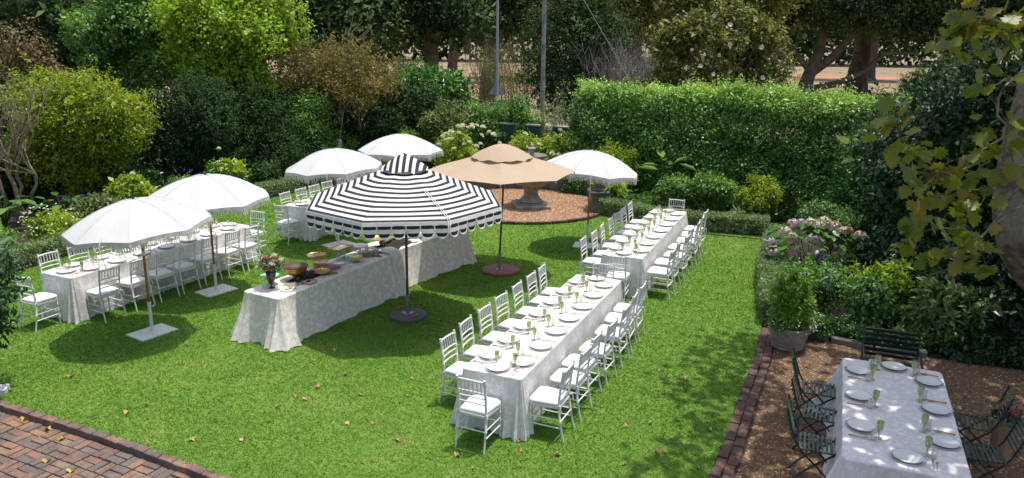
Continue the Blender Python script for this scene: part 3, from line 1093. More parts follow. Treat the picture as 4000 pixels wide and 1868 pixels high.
A7 = range(7)
banquet('front right table', (.626, 10.738), 1.158, 2.14, .395, .563, .234, [-1.59, -.97, -.39, .19, .81, 1.39, 1.9], [-1.84, -1.23, -.72, -.16, .54, 1.12, 1.62], 2.65, 2.50, .93, .91, A7, A7, e=1.98, seed=3)
banquet('back right table', (2.875, 15.975), 1.173, 2.14, .385, .563, .234, [-1.7, -1.11, -.47, .2, .75, 1.3, 1.87], [-1.81, -1.18, -.59, .03, .63, 1.2, 1.77], 2.64, 2.80, .89, .90, A7, A7, e=1.98, seed=5)
banquet('left table', (-6.72, 14.29), R(64.7), 2.05, .36, .525, .222, [-1.54, -1.0, -.45, .1, .62, 1.12, 1.6], [-1.66, -1.06, -.52, -.02, .55, 1.1, 1.62], 2.62, 2.70, .93, .82, A7, A7, e=1.86, seed=8)
banquet('table behind striped umbrella', (-4.17, 19.70), R(65.0), 2.05, .37, .54, .23, [-1.42, -.85, -.36, .2, .75, 1.3, 1.75], [-1.6, -1.0, -.45, .1, .65, 1.2, 1.7], 2.60, 2.7, .90, .88, A7, A7, e=1.86, seed=13)

# ------------------------------------------------------------------ shaded table on the gravel, folding chairs, bench
FCN, FAN = (4.315, 7.95), R(67.8)
fa, fb, fat = frame(FCN, FAN)
FH = 1.35
table_under('folding table hidden under the cloth on the brown gravel', FCN, FAN, FH, .565, ZT - .004, 'folding banquet tables')
fcl = ob('tablecloth', cloth_mesh('tablecloth', FH, .565, ZT, DAMASK, 21, flare=.22, bell=.12, wave=.035, rc=.07), None, (FCN[0], FCN[1], 0), (0, 0, FAN))
tag(fcl, 'white damask cloth on the shaded table over brown gravel', 'tablecloth', 'white damask tablecloths')
key = 'shaded gravel table'
for i, s in enumerate((-.61, .18, .93)):
    setting(fat(s, -.39), fb, ZT, '%s place from near end, left side, %s' % (ORD[i], key), key, knife=True, sc_=1.12)
for i, s in enumerate((-.62, .15, .93)):
    setting(fat(s, .39), -fb, ZT, '%s place from near end, right side, %s' % (ORD[i], key), key, knife=True, sc_=1.12)
setting(fat(-1.11, .03), fa, ZT, 'near end of the ' + key, key, sc_=1.12)
setting(fat(1.24, .03), -fa, ZT, 'far end of the ' + key, key, sc_=1.12)


def folding_chair():
    p = []
    sl = MB().box((0, 0, 0), (.40, .026, .014), ch=.005).mesh('slat', GREEN_SLAT)
    for i in range(9):
        p.append(('slat', sl, None, Matrix.Translation((0, -.175 + i * .046, .452 + .004 * math.sin(i)))))
    bs = MB().box((0, 0, 0), (.40, .012, .040)).mesh('slat', GREEN_SLAT)
    for i in range(6):
        z = .565 + i * .052
        p.append(('slat', bs, None, Matrix.Translation((0, -.262 - (z - .565) * .30, z)) @ Matrix.Rotation(-.28, 4, 'X')))
    for s in (-1, 1):
        x = s * .185
        # back leg runs from the front foot up to the top of the back
        p.append(('frame_bar', tubemesh('frame_bar', [(x, .24, .0), (x, .17, .10), (x, .02, .26), (x, -.16, .42), (x, -.225, .52), (x, -.29, .70), (x, -.345, .90)], .011, GREEN_IRON, 6)))
        x2 = s * .165
        p.append(('frame_bar', tubemesh('frame_bar', [(x2, -.26, .0), (x2, -.17, .12), (x2, .0, .28), (x2, .12, .38), (x2, .20, .437)], .011, GREEN_IRON, 6)))
        p.append(('seat_rail', tubemesh('seat_rail', [(x2, -.20, .438), (x2, .02, .440), (x2, .22, .436)], .010, GREEN_IRON, 6)))
        p.append(('foot', MB().box((x2, -.26, .006), (.03, .06, .012)).mesh('foot', GREEN_IRON)))
    p.append(('cross_bar', tubemesh('cross_bar', [(-.185, .19, .08), (.185, .19, .08)], .008, GREEN_IRON, 6)))
    p.append(('cross_bar', tubemesh('cross_bar', [(-.165, -.21, .06), (.165, -.21, .06)], .008, GREEN_IRON, 6)))
    return p


FOLD = folding_chair()


def fold_at(s, w, face, label, jit=0.0):
    q = fat(s, w)
    thing('folding_chair', label, 'chair', 'green slatted folding chairs', (q.x, q.y, -.015), math.atan2(face.y, face.x) - PI / 2 + jit, FOLD)


fold_at(.98, -.82, fb, 'green slatted folding chair, farthest of three left of gravel table', .05)
fold_at(.28, -.78, fb, 'green slatted folding chair, middle of three left of gravel table', -.04)
fold_at(-.50, -.79, fb, 'green slatted folding chair, nearest of three left of gravel table', .03)
fold_at(.78, .86, -fb, 'green slatted folding chair beside the bouquet, right of gravel table', -.05)
fold_at(.02, .88, -fb, 'green slatted folding chair nearest the camera, right of gravel table', .06)


def bench():
    p = []
    w = .72
    sl = MB().box((0, 0, 0), (w, .034, .02), ch=.005).mesh('slat', GREEN_SLAT)
    for i in range(9):
        p.append(('slat', sl, None, Matrix.Translation((0, -.19 + i * .048, .44))))
    bs = MB().box((0, 0, 0), (w, .016, .042)).mesh('slat', GREEN_IRON)
    for i in range(6):
        z = .50 + i * .066
        p.append(('slat', bs, None, Matrix.Translation((0, -.235 - (z - .5) * .25, z)) @ Matrix.Rotation(-.24, 4, 'X')))
    for s in (-1, 1):
        x = s * (w / 2 - .01)
        p.append(('leg', tubemesh('leg', [(x, -.30, 0), (x, -.24, .2), (x, -.21, .43), (x, -.26, .6), (x, -.33, .88)], .014, GREEN_IRON, 6)))
        p.append(('leg', tubemesh('leg', [(x, .27, 0), (x, .25, .2), (x, .22, .43)], .014, GREEN_IRON, 6)))
        p.append(('armrest', tubemesh('armrest', [(x, -.27, .62), (x, -.1, .655), (x, .12, .65), (x, .25, .62), (x, .29, .56), (x, .27, .50), (x, .23, .43)], [.012, .014, .018, .022, .024, .018, .014], GREEN_IRON, 6)))
        p.append(('seat_rail', tubemesh('seat_rail', [(x, -.22, .42), (x, .23, .42)], .012, GREEN_IRON, 6)))
    return p


q = fat(2.15, .06)
thing('garden_bench', 'small dark green slatted bench at far end of gravel table', 'bench', None, (q.x, q.y, -.018), math.atan2(-fa.y, -fa.x) - PI / 2, bench())

# ------------------------------------------------------------------ umbrellas
def canopy_mesh(name, Rr, z0, H, mat, power=1.75, nr=9, nu=8, a0=0.0, sag=.04, scallop=.03, uv=False, flat=False):
    """eight cloth panels stretched between ribs"""
    vs, fs, uvs = [], [], []
    for p in range(8):
        b = len(vs)
        for j in range(nr + 1):
            t = j / nr
            for i in range(nu + 1):
                u = i / nu
                an = a0 + (p + u) * PI / 4
                ch = math.cos(PI / 8) / math.cos((u - .5) * PI / 4)
                r = Rr * t * (ch if flat else (1 - .65 * t) + .65 * t * ch)
                z = z0 + H * (1 - (t if flat else t ** power))
                z -= sag * math.sin(PI * u) * t * (1 - t) * 4 * .6
                z += scallop * math.sin(PI * u) * t ** 6
                vs.append((r * math.cos(an), r * math.sin(an), z))
                uvs.append((u, t))
        for j in range(nr):
            for i in range(nu):
                q = b + j * (nu + 1) + i
                if j == 0:
                    fs.append((q, q + nu + 1, q + nu + 2))
                else:
                    fs.append((q, q + nu + 1, q + nu + 2, q + 1))
    me = MB().add(vs, fs).mesh(name, mat, 180)
    if uv:
        l = me.uv_layers.new(name='UVMap')
        idx = np.empty(len(me.loops), np.int32)
        me.loops.foreach_get('vertex_index', idx)
        l.data.foreach_set('uv', np.array(uvs, np.float32)[idx].ravel())
    return me


def white_umbrella_parts(tilt=(0, 0), a0=.2):
    Rr, z0, H = 1.08, 1.80, .42
    T = Matrix.Translation((0, 0, 1.5)) @ Euler((tilt[1], tilt[0], 0)).to_matrix().to_4x4() @ Matrix.Translation((0, 0, -1.5))
    parts = []
    can = canopy_mesh('canopy', Rr, z0, H, CANVAS_W, a0=a0)
    seam = MB().tube([(Rr * t, 0, z0 + H * (1 - t ** 1.75) + .004) for t in (0, .2, .4, .6, .8, 1)], .005, 5).mesh('seam', CANVAS_W, 60)
    tas = MB().lathe([(.004, 0), (.014, -.02), (.012, -.04), (.022, -.10), (0, -.10)], 7).mesh('tassel', FRINGE, 60)
    subs = [('seam', seam, None, Matrix.Rotation(a0 + k * PI / 4, 4, 'Z')) for k in range(8)]
    subs += [('tassel', tas, None, Matrix.Rotation(a0 + k * PI / 4, 4, 'Z') @ Matrix.Translation((Rr, 0, z0 - .03))) for k in range(8)]
    # valance: cloth band below the rim
    vs, fs = [], []
    n = 8 * 14
    for i in range(n):
        u = (i % 14) / 14
        an = a0 + i * 2 * PI / n
        ch = math.cos(PI / 8) / math.cos((u - .5) * PI / 4)
        r = Rr * (.35 + .65 * ch)
        zz = z0 + .03 * math.sin(PI * u)
        wv = .012 * math.sin(i * 1.9)
        vs += [(r * math.cos(an), r * math.sin(an), zz), ((r + .004 + wv) * math.cos(an), (r + .004 + wv) * math.sin(an), zz - .05 - .035 * (1 - math.sin(PI * u)) - .004)]
    for i in range(n):
        j = (i + 1) % n
        fs.append((2 * i, 2 * i + 1, 2 * j + 1, 2 * j))
    val = MB().add(vs, fs).mesh('valance', CANVAS_W, 60)
    fr = MB()
    m = 8 * 44
    for i in range(m):
        u = (i % 44) / 44
        an = a0 + i * 2 * PI / m + rnd.uniform(-.004, .004)
        ch = math.cos(PI / 8) / math.cos((u - .5) * PI / 4)
        r = Rr * (.35 + .65 * ch) + .006 + rnd.uniform(-.006, .012)
        zt = z0 + .03 * math.sin(PI * u) - .045 - .035 * (1 - math.sin(PI * u))
        L = rnd.uniform(.075, .105)
        w = .0065
        e = Vector((-math.sin(an), math.cos(an), 0)) * w
        p = Vector((r * math.cos(an), r * math.sin(an), zt))
        q = p + Vector((rnd.uniform(-.012, .012), rnd.uniform(-.012, .012), -L))
        fr.add([p - e, p + e, q + e * .6, q - e * .6], [(0, 1, 2, 3)])
    frm = fr.mesh('fringe', FRINGE)
    subs.append(('valance', val))
    parts.append(('canopy', can, subs, T))
    parts.append(('fringe', frm, None, T))
    sa_ = a0 - PI * .62
    e_ = Vector((math.cos(sa_), math.sin(sa_), 0))
    parts.append(('tie_strap', MB().tube([e_ * (Rr * .93) + Vector((0, 0, z0 + .09)), e_ * (Rr + .03) + Vector((0, 0, z0 - .02)), e_ * (Rr + .02) + Vector((.02, 0, z0 - .25)), e_ * (Rr + .01) + Vector((.05, 0, z0 - .50))], .007, 5).mesh('tie_strap', FRINGE, 60), None, T))
    rib = MB().tube([(.03, 0, z0 + H - .05), (Rr * .5, 0, z0 + H * .72 - .03), (Rr * .97, 0, z0 - .005)], .006, 5).mesh('rib', METAL_W)
    for k in range(8):
        parts.append(('rib', rib, None, T @ Matrix.Rotation(a0 + k * PI / 4, 4, 'Z')))
    top = T @ Vector((0, 0, z0 + H))
    jn = Vector((0, 0, 1.5))
    parts.append(('upper_pole', MB().tube([(0, 0, .44), jn, top], .020, 10).mesh('upper_pole', WOOD_O, 60)))
    parts.append(('tilt_joint', MB().lathe([(.024, 0), (.026, .01), (.026, .07), (.024, .08)], 10, (0, 0, 1.30)).mesh('tilt_joint', METAL_W, 40)))
    parts.append(('finial', MB().lathe([(.022, 0), (.022, .035), (.014, .045), (0, .046)], 8, (top.x, top.y, top.z - .005)).mesh('finial', BLACK, 40)))
    parts.append(('lower_tube', MB().lathe([(.027, 0), (.027, .48), (.030, .48), (.030, .51), (.021, .512)], 12, (0, 0, .02)).mesh('lower_tube', METAL_W, 40)))
    parts.append(('locking_knob', MB().tube([(.02, 0, .46), (.06, 0, .46)], .006, 6).box((.065, 0, .465), (.012, .03, .035)).mesh('locking_knob', METAL_W)))
    parts.append(('base_flange', MB().lathe([(.085, 0), (.085, .008), (.04, .012)], 18, (0, 0, .022)).mesh('base_flange', METAL_W, 40)))
    parts.append(('base_plate', MB().box((0, 0, .012), (.63, .46, .024), ch=.004).mesh('base_plate', METAL_W)))
    return parts


def white_umbrella(label, x, y, plate_rz, tilt=(0, 0), a0=.2):
    e = thing('beach_umbrella', label, 'umbrella', 'white fringed umbrellas', (x, y, 0), 0, white_umbrella_parts(tilt, a0))
    for c in e.children:
        if c.name.startswith(('base_plate',)):
            c.rotation_euler.z = plate_rz
        if c.name.startswith('fringe'):
            c['kind'] = 'stuff'
    return e


white_umbrella('white fringed umbrella nearest the camera over the left table', -5.80, 11.84, R(57), (-.07, .03), .32)
white_umbrella('white fringed umbrella second from left over the left table', -5.54, 13.95, R(55), (.0, .03), .15)
white_umbrella('white fringed umbrella beside the table behind the striped umbrella', -3.97, 17.30, R(50), (-.05, 0), .45)
white_umbrella('farthest white fringed umbrella, behind the striped one', -2.88, 19.95, R(50), (.0, 0), .05)
white_umbrella('white fringed umbrella at right beside the back right table', 1.74, 17.48, R(-13), (.11, .0), .27)

# -- striped umbrella
def stripe_mat(name, coord, period, frac, dark=(.018, .019, .024), light=(.80, .80, .79), phase=0.0, axis=1, trans=.22):
    m, nt, p = nmat(name)
    p.inputs['Roughness'].default_value = .8
    tc = nt.nodes.new('ShaderNodeTexCoord')
    sx = nt.nodes.new('ShaderNodeSeparateXYZ')
    nt.links.new(tc.outputs[coord], sx.inputs[0])
    m1 = nt.nodes.new('ShaderNodeMath')
    m1.operation = 'MULTIPLY_ADD'
    m1.inputs[1].default_value = 1 / period
    m1.inputs[2].default_value = phase
    nt.links.new(sx.outputs[axis], m1.inputs[0])
    m2 = nt.nodes.new('ShaderNodeMath')
    m2.operation = 'FRACT'
    nt.links.new(m1.outputs[0], m2.inputs[0])
    m3 = nt.nodes.new('ShaderNodeMath')
    m3.operation = 'LESS_THAN'
    m3.inputs[1].default_value = frac
    nt.links.new(m2.outputs[0], m3.inputs[0])
    n = tex(nt, 'Noise', 4, 4)
    l2 = ramp(nt, [(.3, tuple(c * .93 for c in light)), (.7, light)], n.outputs[0])
    nt.links.new(mix(nt, l2, dark, m3.outputs[0]), p.inputs['Base Color'])
    nb_ = tex(nt, 'Noise', 5, 3)
    bump(nt, p, nb_.outputs[0], .15, .03)
    if trans:
        tr = nt.nodes.new('ShaderNodeBsdfTranslucent')
        nt.links.new(mix(nt, l2, dark, m3.outputs[0]), tr.inputs[0])
        mx = nt.nodes.new('ShaderNodeMixShader')
        mx.inputs[0].default_value = trans
        nt.links.new(p.outputs[0], mx.inputs[1])
        nt.links.new(tr.outputs[0], mx.inputs[2])
        nt.links.new(mx.outputs[0], nt.nodes['Material Output'].inputs[0])
    return m


STRIPE = stripe_mat('black and white stripes', 'UV', 1 / 13.5, .46, phase=.02)
STRIPE_CAP = stripe_mat('black and white stripes on the cap', 'Object', .105, .5, axis=0)
STRIPE_V = stripe_mat('black and white stripes on the valance', 'Object', .118, .46, phase=.93, axis=2)
PIPING = M('white piping', (.80, .80, .79), None, 5, .7)

SX, SY = -1.78, 12.72
sa0 = math.atan2(-SY, -SX) - PI / 8
Rs, zs, Hs = 1.66, 2.05, .66
sp = []
scan = canopy_mesh('canopy', Rs, zs, Hs, STRIPE, nr=12, nu=10, a0=sa0, sag=.035, scallop=0, uv=True, flat=True)
# scalloped flaps hanging from the rim
def flap_mesh(w, h, mat):
    o = [(-w / 2, 0), (-w / 2, -h * .5)]
    o += [(w / 2 * math.cos(R(180 + 180 * i / 8)), -h * .5 + h * .5 * math.sin(R(180 + 180 * i / 8))) for i in range(1, 8)]
    o += [(w / 2, -h * .5), (w / 2, 0)]
    f = lambda x, z: .012 - .02 * (2 * x / w) ** 2 + .02 * (-z / h)
    vs = [(x, f(x, z), z) for x, z in o]
    c = len(vs)
    vs.append((0, f(0, -h * .4), -h * .4))
    me = MB().add(vs, [(i, i + 1, c) for i in range(c - 1)] + [(c - 1, 0, c)]).mesh('scallop', mat, 180)
    pp = MB().tube([(x, f(x, z), z) for x, z in o], .0065, 5).mesh('piping', PIPING, 60)
    return me, pp


side = 2 * Rs * math.sin(PI / 8)
flap, fpip = flap_mesh(side / 6 - .010, .255, STRIPE_V)
apo = Rs * math.cos(PI / 8)
subs = []
for k in range(8):
    for i in range(6):
        x = (i - 2.5) * side / 6
        m4 = Matrix.Rotation(sa0 + (k + .5) * PI / 4 - PI / 2, 4, 'Z') @ Matrix.Translation((x, apo + .004, zs + .006))
        subs.append(m4)
rim = MB()
for k in range(8):
    p = [(Rs * math.cos(sa0 + (k + q) * PI / 4), Rs * math.sin(sa0 + (k + q) * PI / 4)) for q in (0, 1)]
    rim.add([(p[0][0], p[0][1], zs), (p[1][0], p[1][1], zs), (p[1][0] * 1.006, p[1][1] * 1.006, zs - .055), (p[0][0] * 1.006, p[0][1] * 1.006, zs - .055)], [(0, 3, 2, 1)])
su = thing('striped_umbrella', 'large black and white striped market umbrella with scalloped edge', 'umbrella', None, (SX, SY, 0))
ob('canopy', scan, su)
ob('rim_band', rim.mesh('rim_band', PIPING), su)
for m4 in subs:
    o = ob('scallop', flap, su)
    o.matrix_local = m4 @ Matrix.Rotation(rnd.uniform(-.12, .05), 4, 'X')
    ob('piping', fpip, o)
# cap: loose pleated cloth over the vent
def cap_mesh(mat, r0, z0, h, a0, lift=.05, seed=2, pw=1.55):
    rr = random.Random(seed)
    vs, fs = [], []
    n, k = 48, 7
    for j in range(k + 1):
        t = j / k
        for i in range(n):
            an = a0 + i * 2 * PI / n
            u = (i % 6) / 6
            ch = math.cos(PI / 8) / math.cos((u - .5) * PI / 4)
            r = r0 * t * (1 - .5 * t + .5 * t * ch)
            z = z0 + h * (1 - t ** pw) + lift * math.sin(PI * u) * t ** 4 + .012 * math.sin(i * 1.7 + j) * t
            vs.append((r * math.cos(an), r * math.sin(an), z))
    for j in range(k):
        for i in range(n):
            i2 = (i + 1) % n
            fs.append((j * n + i, (j + 1) * n + i, (j + 1) * n + i2, j * n + i2))
    return MB().add(vs, fs).mesh('vent_cap', mat, 180)


ob('vent_cap', cap_mesh(STRIPE_CAP, .40, zs + Hs * (1 - .40 / Rs) + .015, .27, sa0, .035, 2, 1.45), su, rot=(0, 0, 0))
ob('finial', MB().lathe([(.025, 0), (.02, .03), (0, .04)], 8, (0, 0, zs + Hs + .10)).mesh('finial', WOOD_D, 40), su)
rb = MB().tube([(.04, 0, zs + Hs - .06), (Rs * .97, 0, zs - .02)], .012, 6).mesh('rib', WOOD_D)
st = MB().tube([(.04, 0, 1.72), (Rs * .55, 0, zs + Hs * .45 - .05)], .010, 6).mesh('strut', WOOD_D)
for k in range(8):
    o = ob('rib', rb, su, rot=(0, 0, sa0 + k * PI / 4))
    ob('strut', st, o)
ob('pole', MB().lathe([(.022, .35), (.024, 1.2), (.022, 2.7)], 12).mesh('pole', WOOD_D, 40), su)
ob('hub', MB().lathe([(.024, 0), (.055, .01), (.055, .06), (.024, .08)], 12, (0, 0, 1.68)).mesh('hub', WOOD_D, 40), su)
cord = MB()
ca = sa0 + PI / 4
e = Vector((math.cos(ca), math.sin(ca), 0))
f2 = Vector((-math.sin(ca), math.cos(ca), 0))
for off in (-.02, .015):
    cord.tube([e * (Rs * t) + f2 * (off + .02 * math.sin(9 * t)) + Vector((0, 0, zs + Hs * (1 - t) + .012)) for t in (.50, .6, .7, .8, .9, 1.0)] + [e * (Rs * 1.01) + f2 * off + Vector((0, 0, zs - .12))], .006, 5)
ob('tie_cord', cord.mesh('tie_cord', PIPING, 60), su)
ob('socket', MB().lathe([(.036, .07), (.036, .40), (.030, .40)], 12).mesh('socket', GALV, 40), su)
ob('socket_screw', MB().tube([(.03, 0, .34), (.075, 0, .34)], .006, 6).lathe([(0, 0), (.014, 0), (.014, .02), (0, .02)], 8, (.075, 0, .33)).mesh('socket_screw', BLACK), su)
ob('flange', MB().poly([(.14, 0), (-.07, .121), (-.07, -.121)], .062, .072).mesh('flange', GALV), su, rot=(0, 0, .5))
ob('base', MB().lathe([(.315, 0), (.325, .01), (.325, .05), (.31, .062), (0, .062)], 40).mesh('base', CONC_D, 40), su)
for an, r in ((2.2, .27), (-.9, .25)):
    h = MB().tube([(-.09, 0, .078), (-.08, 0, .09), (.08, 0, .09), (.09, 0, .078)], .014, 8)
    h.tube([(-.12, .03, .07), (-.09, 0, .085)], .005, 5).tube([(.12, .03, .07), (.09, 0, .085)], .005, 5)
    ob('carry_handle', h.mesh('carry_handle', WOOD_O, 60), su, (r * math.cos(an), r * math.sin(an), 0), (0, 0, an + 1.9))

# -- tan umbrella
TX, TY = -.22, 15.42
ta0 = R(-90)
Rt, zt_, Ht = 1.47, 2.10, .44
tu = thing('tan_umbrella', 'tan canvas market umbrella with vent cap, centre of lawn', 'umbrella', None, (TX, TY, 0))
ob('canopy', canopy_mesh('canopy', Rt, zt_, Ht, CANVAS_T, nr=8, nu=8, a0=ta0, sag=.05, scallop=.015, flat=True), tu)
ob('vent_cap', cap_mesh(CANVAS_T, .62, zt_ + Ht * (1 - .62 / Rt) + .012, .27, ta0, .02, 5), tu)
for k in range(8):
    ob('rib', MB().tube([(.04, 0, zt_ + Ht - .05), (Rt * .98, 0, zt_ - .015)], .011, 6).mesh('rib', WOOD_D), tu, rot=(0, 0, ta0 + k * PI / 4))
    ob('rib_tip', MB().lathe([(.014, 0), (.014, .03), (0, .03)], 6, (Rt * .985, 0, zt_ - .045)).mesh('rib_tip', CANVAS_W), tu, rot=(0, 0, ta0 + k * PI / 4))
ob('pole', MB().tube([(-.03, 0, .35), (0.02, 0, 1.4), (.05, 0, 2.5)], .020, 12).mesh('pole', WOOD_D, 40), tu)
ob('socket', MB().lathe([(.034, .065), (.034, .40), (.028, .40)], 12, (-.03, 0, 0)).mesh('socket', GALV, 40), tu)
ob('socket_screw', MB().tube([(0, 0, .30), (.05, 0, .30)], .006, 6).lathe([(0, 0), (.014, 0), (.014, .02), (0, .02)], 8, (.05, 0, .29)).mesh('socket_screw', BLACK), tu)
ob('flange', MB().poly([(.11, 0), (-.07, .1), (-.07, -.1)], .058, .066).mesh('flange', GALV), tu, (-.03, 0, 0), (0, 0, .2))
ob('base', MB().poly([(.41 * math.cos(R(22.5 + 45 * i)), .41 * math.sin(R(22.5 + 45 * i))) for i in range(8)], 0, .05).poly([(.38 * math.cos(R(22.5 + 45 * i)), .38 * math.sin(R(22.5 + 45 * i))) for i in range(8)], .05, .060).mesh('base', TERRA), tu, rot=(0, 0, .15))
for i in range(3):
    a = 2.1 * i + .3
    ob('bolt', MB().tube([(0, 0, .06), (0, 0, .10)], .007, 6).mesh('bolt', BLACK), tu, (-.03 + .08 * math.cos(a), .08 * math.sin(a), 0))

# ------------------------------------------------------------------ buffet table and what stands on it
EO, EAN = (-3.90, 11.55), R(61.5)
a_, b_, eat = frame(EO, EAN)
ZE = .775
for nm, s0, s1, lab, sd in (('front', 0.0, 2.93, 'patterned buffet cloth on the near half of the food table', 31), ('back', 2.98, 5.45, 'patterned buffet cloth on the far half of the food table', 37)):
    cc = eat((s0 + s1) / 2, 0 if sd == 31 else -.05)
    ean = EAN if sd == 31 else EAN - R(5)
    table_under('folding table hidden under the %s buffet cloth' % nm, (cc.x, cc.y), ean, (s1 - s0) / 2, .38, ZE - .004, 'folding banquet tables')
    tag(ob('tablecloth', cloth_mesh('tablecloth', (s1 - s0) / 2, .38, ZE - (0 if sd == 31 else .004), DAMASK_B, sd, flare=.13 if sd == 31 else .06, bell=.12, wave=.03), None, (cc.x, cc.y, 0), (0, 0, ean)), lab, 'tablecloth', 'patterned buffet cloths')
# gathered spare cloth where the two meet
bun = MB()
for i in range(5):
    x = 2.84 + i * .055
    z = [ZE + .03, ZE + .045, ZE + .03, ZE - .08, ZE - .28, ZE - .48, .14]
    w = [.10, .25, .37, .42, .45, .47, .52]
    jit = rnd.uniform(-.02, .02)
    bun.tube([(eat(x + jit + .02 * math.sin(k + i), w[k]).x, eat(x + jit, w[k]).y, z[k] + (.02 if i % 2 else 0)) for k in range(7)], [.02, .032, .036, .034, .032, .034, .022], 7)
tag(ob('gathered_cloth', bun.mesh('gathered_cloth', DAMASK, 60)), 'bunched white cloth gathered between the two buffet tables', 'cloth')


def lathe_thing(name, label, cat, s, w, prof, mat, n=28, z=0.0, smooth=40, group=None, **kw):
    q = eat(s, w)
    o = ob(name, MB().lathe(prof, n, **kw).mesh(name, mat, smooth), None, (q.x, q.y, ZE + z + .001))
    return tag(o, label, cat, group)


def crumple(name, label, s, w, sx, sy, mat, h=.035, rz=.3, seed=1):
    r = np.random.default_rng(seed)
    n = 16
    vs, fs = [], []
    for i in range(n + 1):
        for j in range(n + 1):
            u, v = i / n * 2 - 1, j / n * 2 - 1
            k = max(abs(u), abs(v))
            z = h * (1 - k ** 4) * (.5 + .5 * math.sin(5 * u + 3 * math.sin(4 * v + seed)) * math.cos(4 * v + 2 * u + seed))
            vs.append((u * sx * (1 + .12 * math.sin(6 * v + seed)), v * sy * (1 + .12 * math.sin(5 * u)), max(.003, z + .004)))
    for i in range(n):
        for j in range(n):
            q = i * (n + 1) + j
            fs.append((q, q + n + 1, q + n + 2, q + 1))
    q = eat(s, w)
    return tag(ob(name, MB().add(vs, fs).mesh(name, mat, 180), None, (q.x, q.y, ZE + .001), (0, 0, EAN + rz)), label, 'cloth')


disc = lambda r, z, t=.008, lip=.012: [(0, z), (r * .9, z), (r, z + lip), (r, z + lip + t), (r * .88, z + t), (0, z + t)]
# flowers in a smoked vase
q = eat(.33, -.10)
vz = thing('flower_vase', 'smoked glass vase holding pink and white flowers on buffet', 'vase', None, (q.x, q.y, ZE + .001))
ob('vase_body', MB().lathe([(.05, 0), (.05, .008), (.012, .03), (.012, .06), (.05, .10), (.07, .20), (.085, .27), (.078, .27), (.06, .19), (0, .12)], 20).mesh('vase_body', DKGLASS, 40), vz)


def rose_mesh(name, r, mat, n=22, seed=1):
    rr = np.random.default_rng(seed)
    P = np.zeros((n, 3))
    i = np.arange(n)
    ph = i * 2.4
    el = (i / n) * 1.45
    dirs = np.stack([np.cos(ph) * np.cos(el), np.sin(ph) * np.cos(el), np.sin(el)], 1)
    P = dirs * r * .25
    V, F, k = leaf_arrays(P, dirs + rr.normal(0, .15, (n, 3)) + np.array([0, 0, .35]), unit(dirs * -.4 + np.array([0, 0, 1.0])), np.full(n, r * .95), np.full(n, r * 1.05), 'oval')
    return npmesh(name, V, F, mat, np.repeat(rr.random(n), k), True)


PETAL_P = leafmat('pink petals', [(0, (.60, .22, .22)), (.6, (.72, .38, .34)), (1, (.80, .60, .52))], .6, .25)
PETAL_W = leafmat('white petals', [(0, (.72, .70, .62)), (1, (.84, .83, .78))], .6, .25)
PETAL_M = leafmat('magenta petals', [(0, (.45, .05, .16)), (1, (.65, .15, .30))], .6, .25)
PETAL_H = leafmat('pale pink petals', [(0, (.62, .42, .44)), (1, (.80, .68, .68))], .6, .25)
PETAL_L = leafmat('violet petals', [(0, (.07, .045, .20)), (1, (.16, .11, .36))], .7, .2)
EUC = leafmat('grey green leaves', [(0, (.05, .10, .06)), (1, (.16, .24, .16))], .55, .25)
ROSE_P = [rose_mesh('flower', .062, PETAL_P, 22, s) for s in (1, 2)]
ROSE_W = [rose_mesh('flower', .055, PETAL_W, 20, s) for s in (3, 4)]
for i, (x, y, z, m) in enumerate([(0, -.03, .37, 0), (.07, .03, .41, 0), (-.06, .03, .43, 0), (.03, -.10, .33, 0), (.13, .0, .44, 0), (-.02, .1, .42, 0), (-.02, -.08, .48, 0), (.09, -.08, .35, 0),
                                  (-.15, -.02, .41, 1), (-.19, .05, .37, 1), (.20, .06, .47, 1), (-.12, .10, .44, 1), (.14, -.10, .42, 1), (-.22, -.06, .30, 1), (.06, .05, .52, 1)]):
    v = eat(0, 0) * 0 + (b_ * x + a_ * y)
    ob('flower', (ROSE_W if m else ROSE_P)[i % 2], vz, (v.x, v.y, z), (rnd.uniform(-.5, .5), rnd.uniform(-.5, .5), rnd.random() * 6))
n = 70
dd = rdir(n)
dd[:, 2] = np.abs(dd[:, 2])
ob('greenery', foliage('greenery', dd * np.array([.16, .16, .17]) + np.array([0, 0, .33]), dd, EUC, .07, .5, 3, .06, 'oval'), vz)['kind'] = 'stuff'
stm = MB()
for i in range(9):
    dx, dy = rnd.uniform(-.2, .2), rnd.uniform(-.2, .2)
    stm.tube([(0, 0, .14), (dx * .6, dy * .6, .38), (dx, dy, .56)], .003, 4)
ob('stems', stm.mesh('stems', EUC), vz)
# copper and gold compote
q = eat(.86, -.09)
bw = thing('gold_bowl', 'large hammered gold bowl on a foot with dark copper top', 'bowl', None, (q.x, q.y, ZE + .001))
ob('bowl', MB().lathe([(.07, 0), (.075, .01), (.03, .04), (.035, .07), (.13, .10), (.185, .16), (.20, .23), (.205, .235)], 32).mesh('bowl', GOLDH, 40), bw)
ob('copper_top', MB().lathe([(.205, .225), (.212, .238), (.205, .248), (.19, .245), (.10, .236), (0, .23)], 32).mesh('copper_top', COPPER, 40), bw)
crumple('black_cloth', 'crumpled black cloth round the gold bowl', 1.02, -.05, .36, .20, BLACKC, .07, .4, 3)
lathe_thing('mint_cake_stand', 'mint glass cake stand behind the flower vase', 'cake stand', .46, -.26, [(.06, 0), (.06, .006), (.012, .02), (.012, .13), (.05, .14), (.15, .145), (.15, .155), (0, .155)], MINT)
q = eat(.66, .04)
ch = tag(ob('charger', MB().lathe(disc(.15, .006), 30).mesh('charger', GLASS_R, 40), None, (q.x, q.y, ZE + .001)), 'beaded glass plate in front of the gold bowl', 'plate')
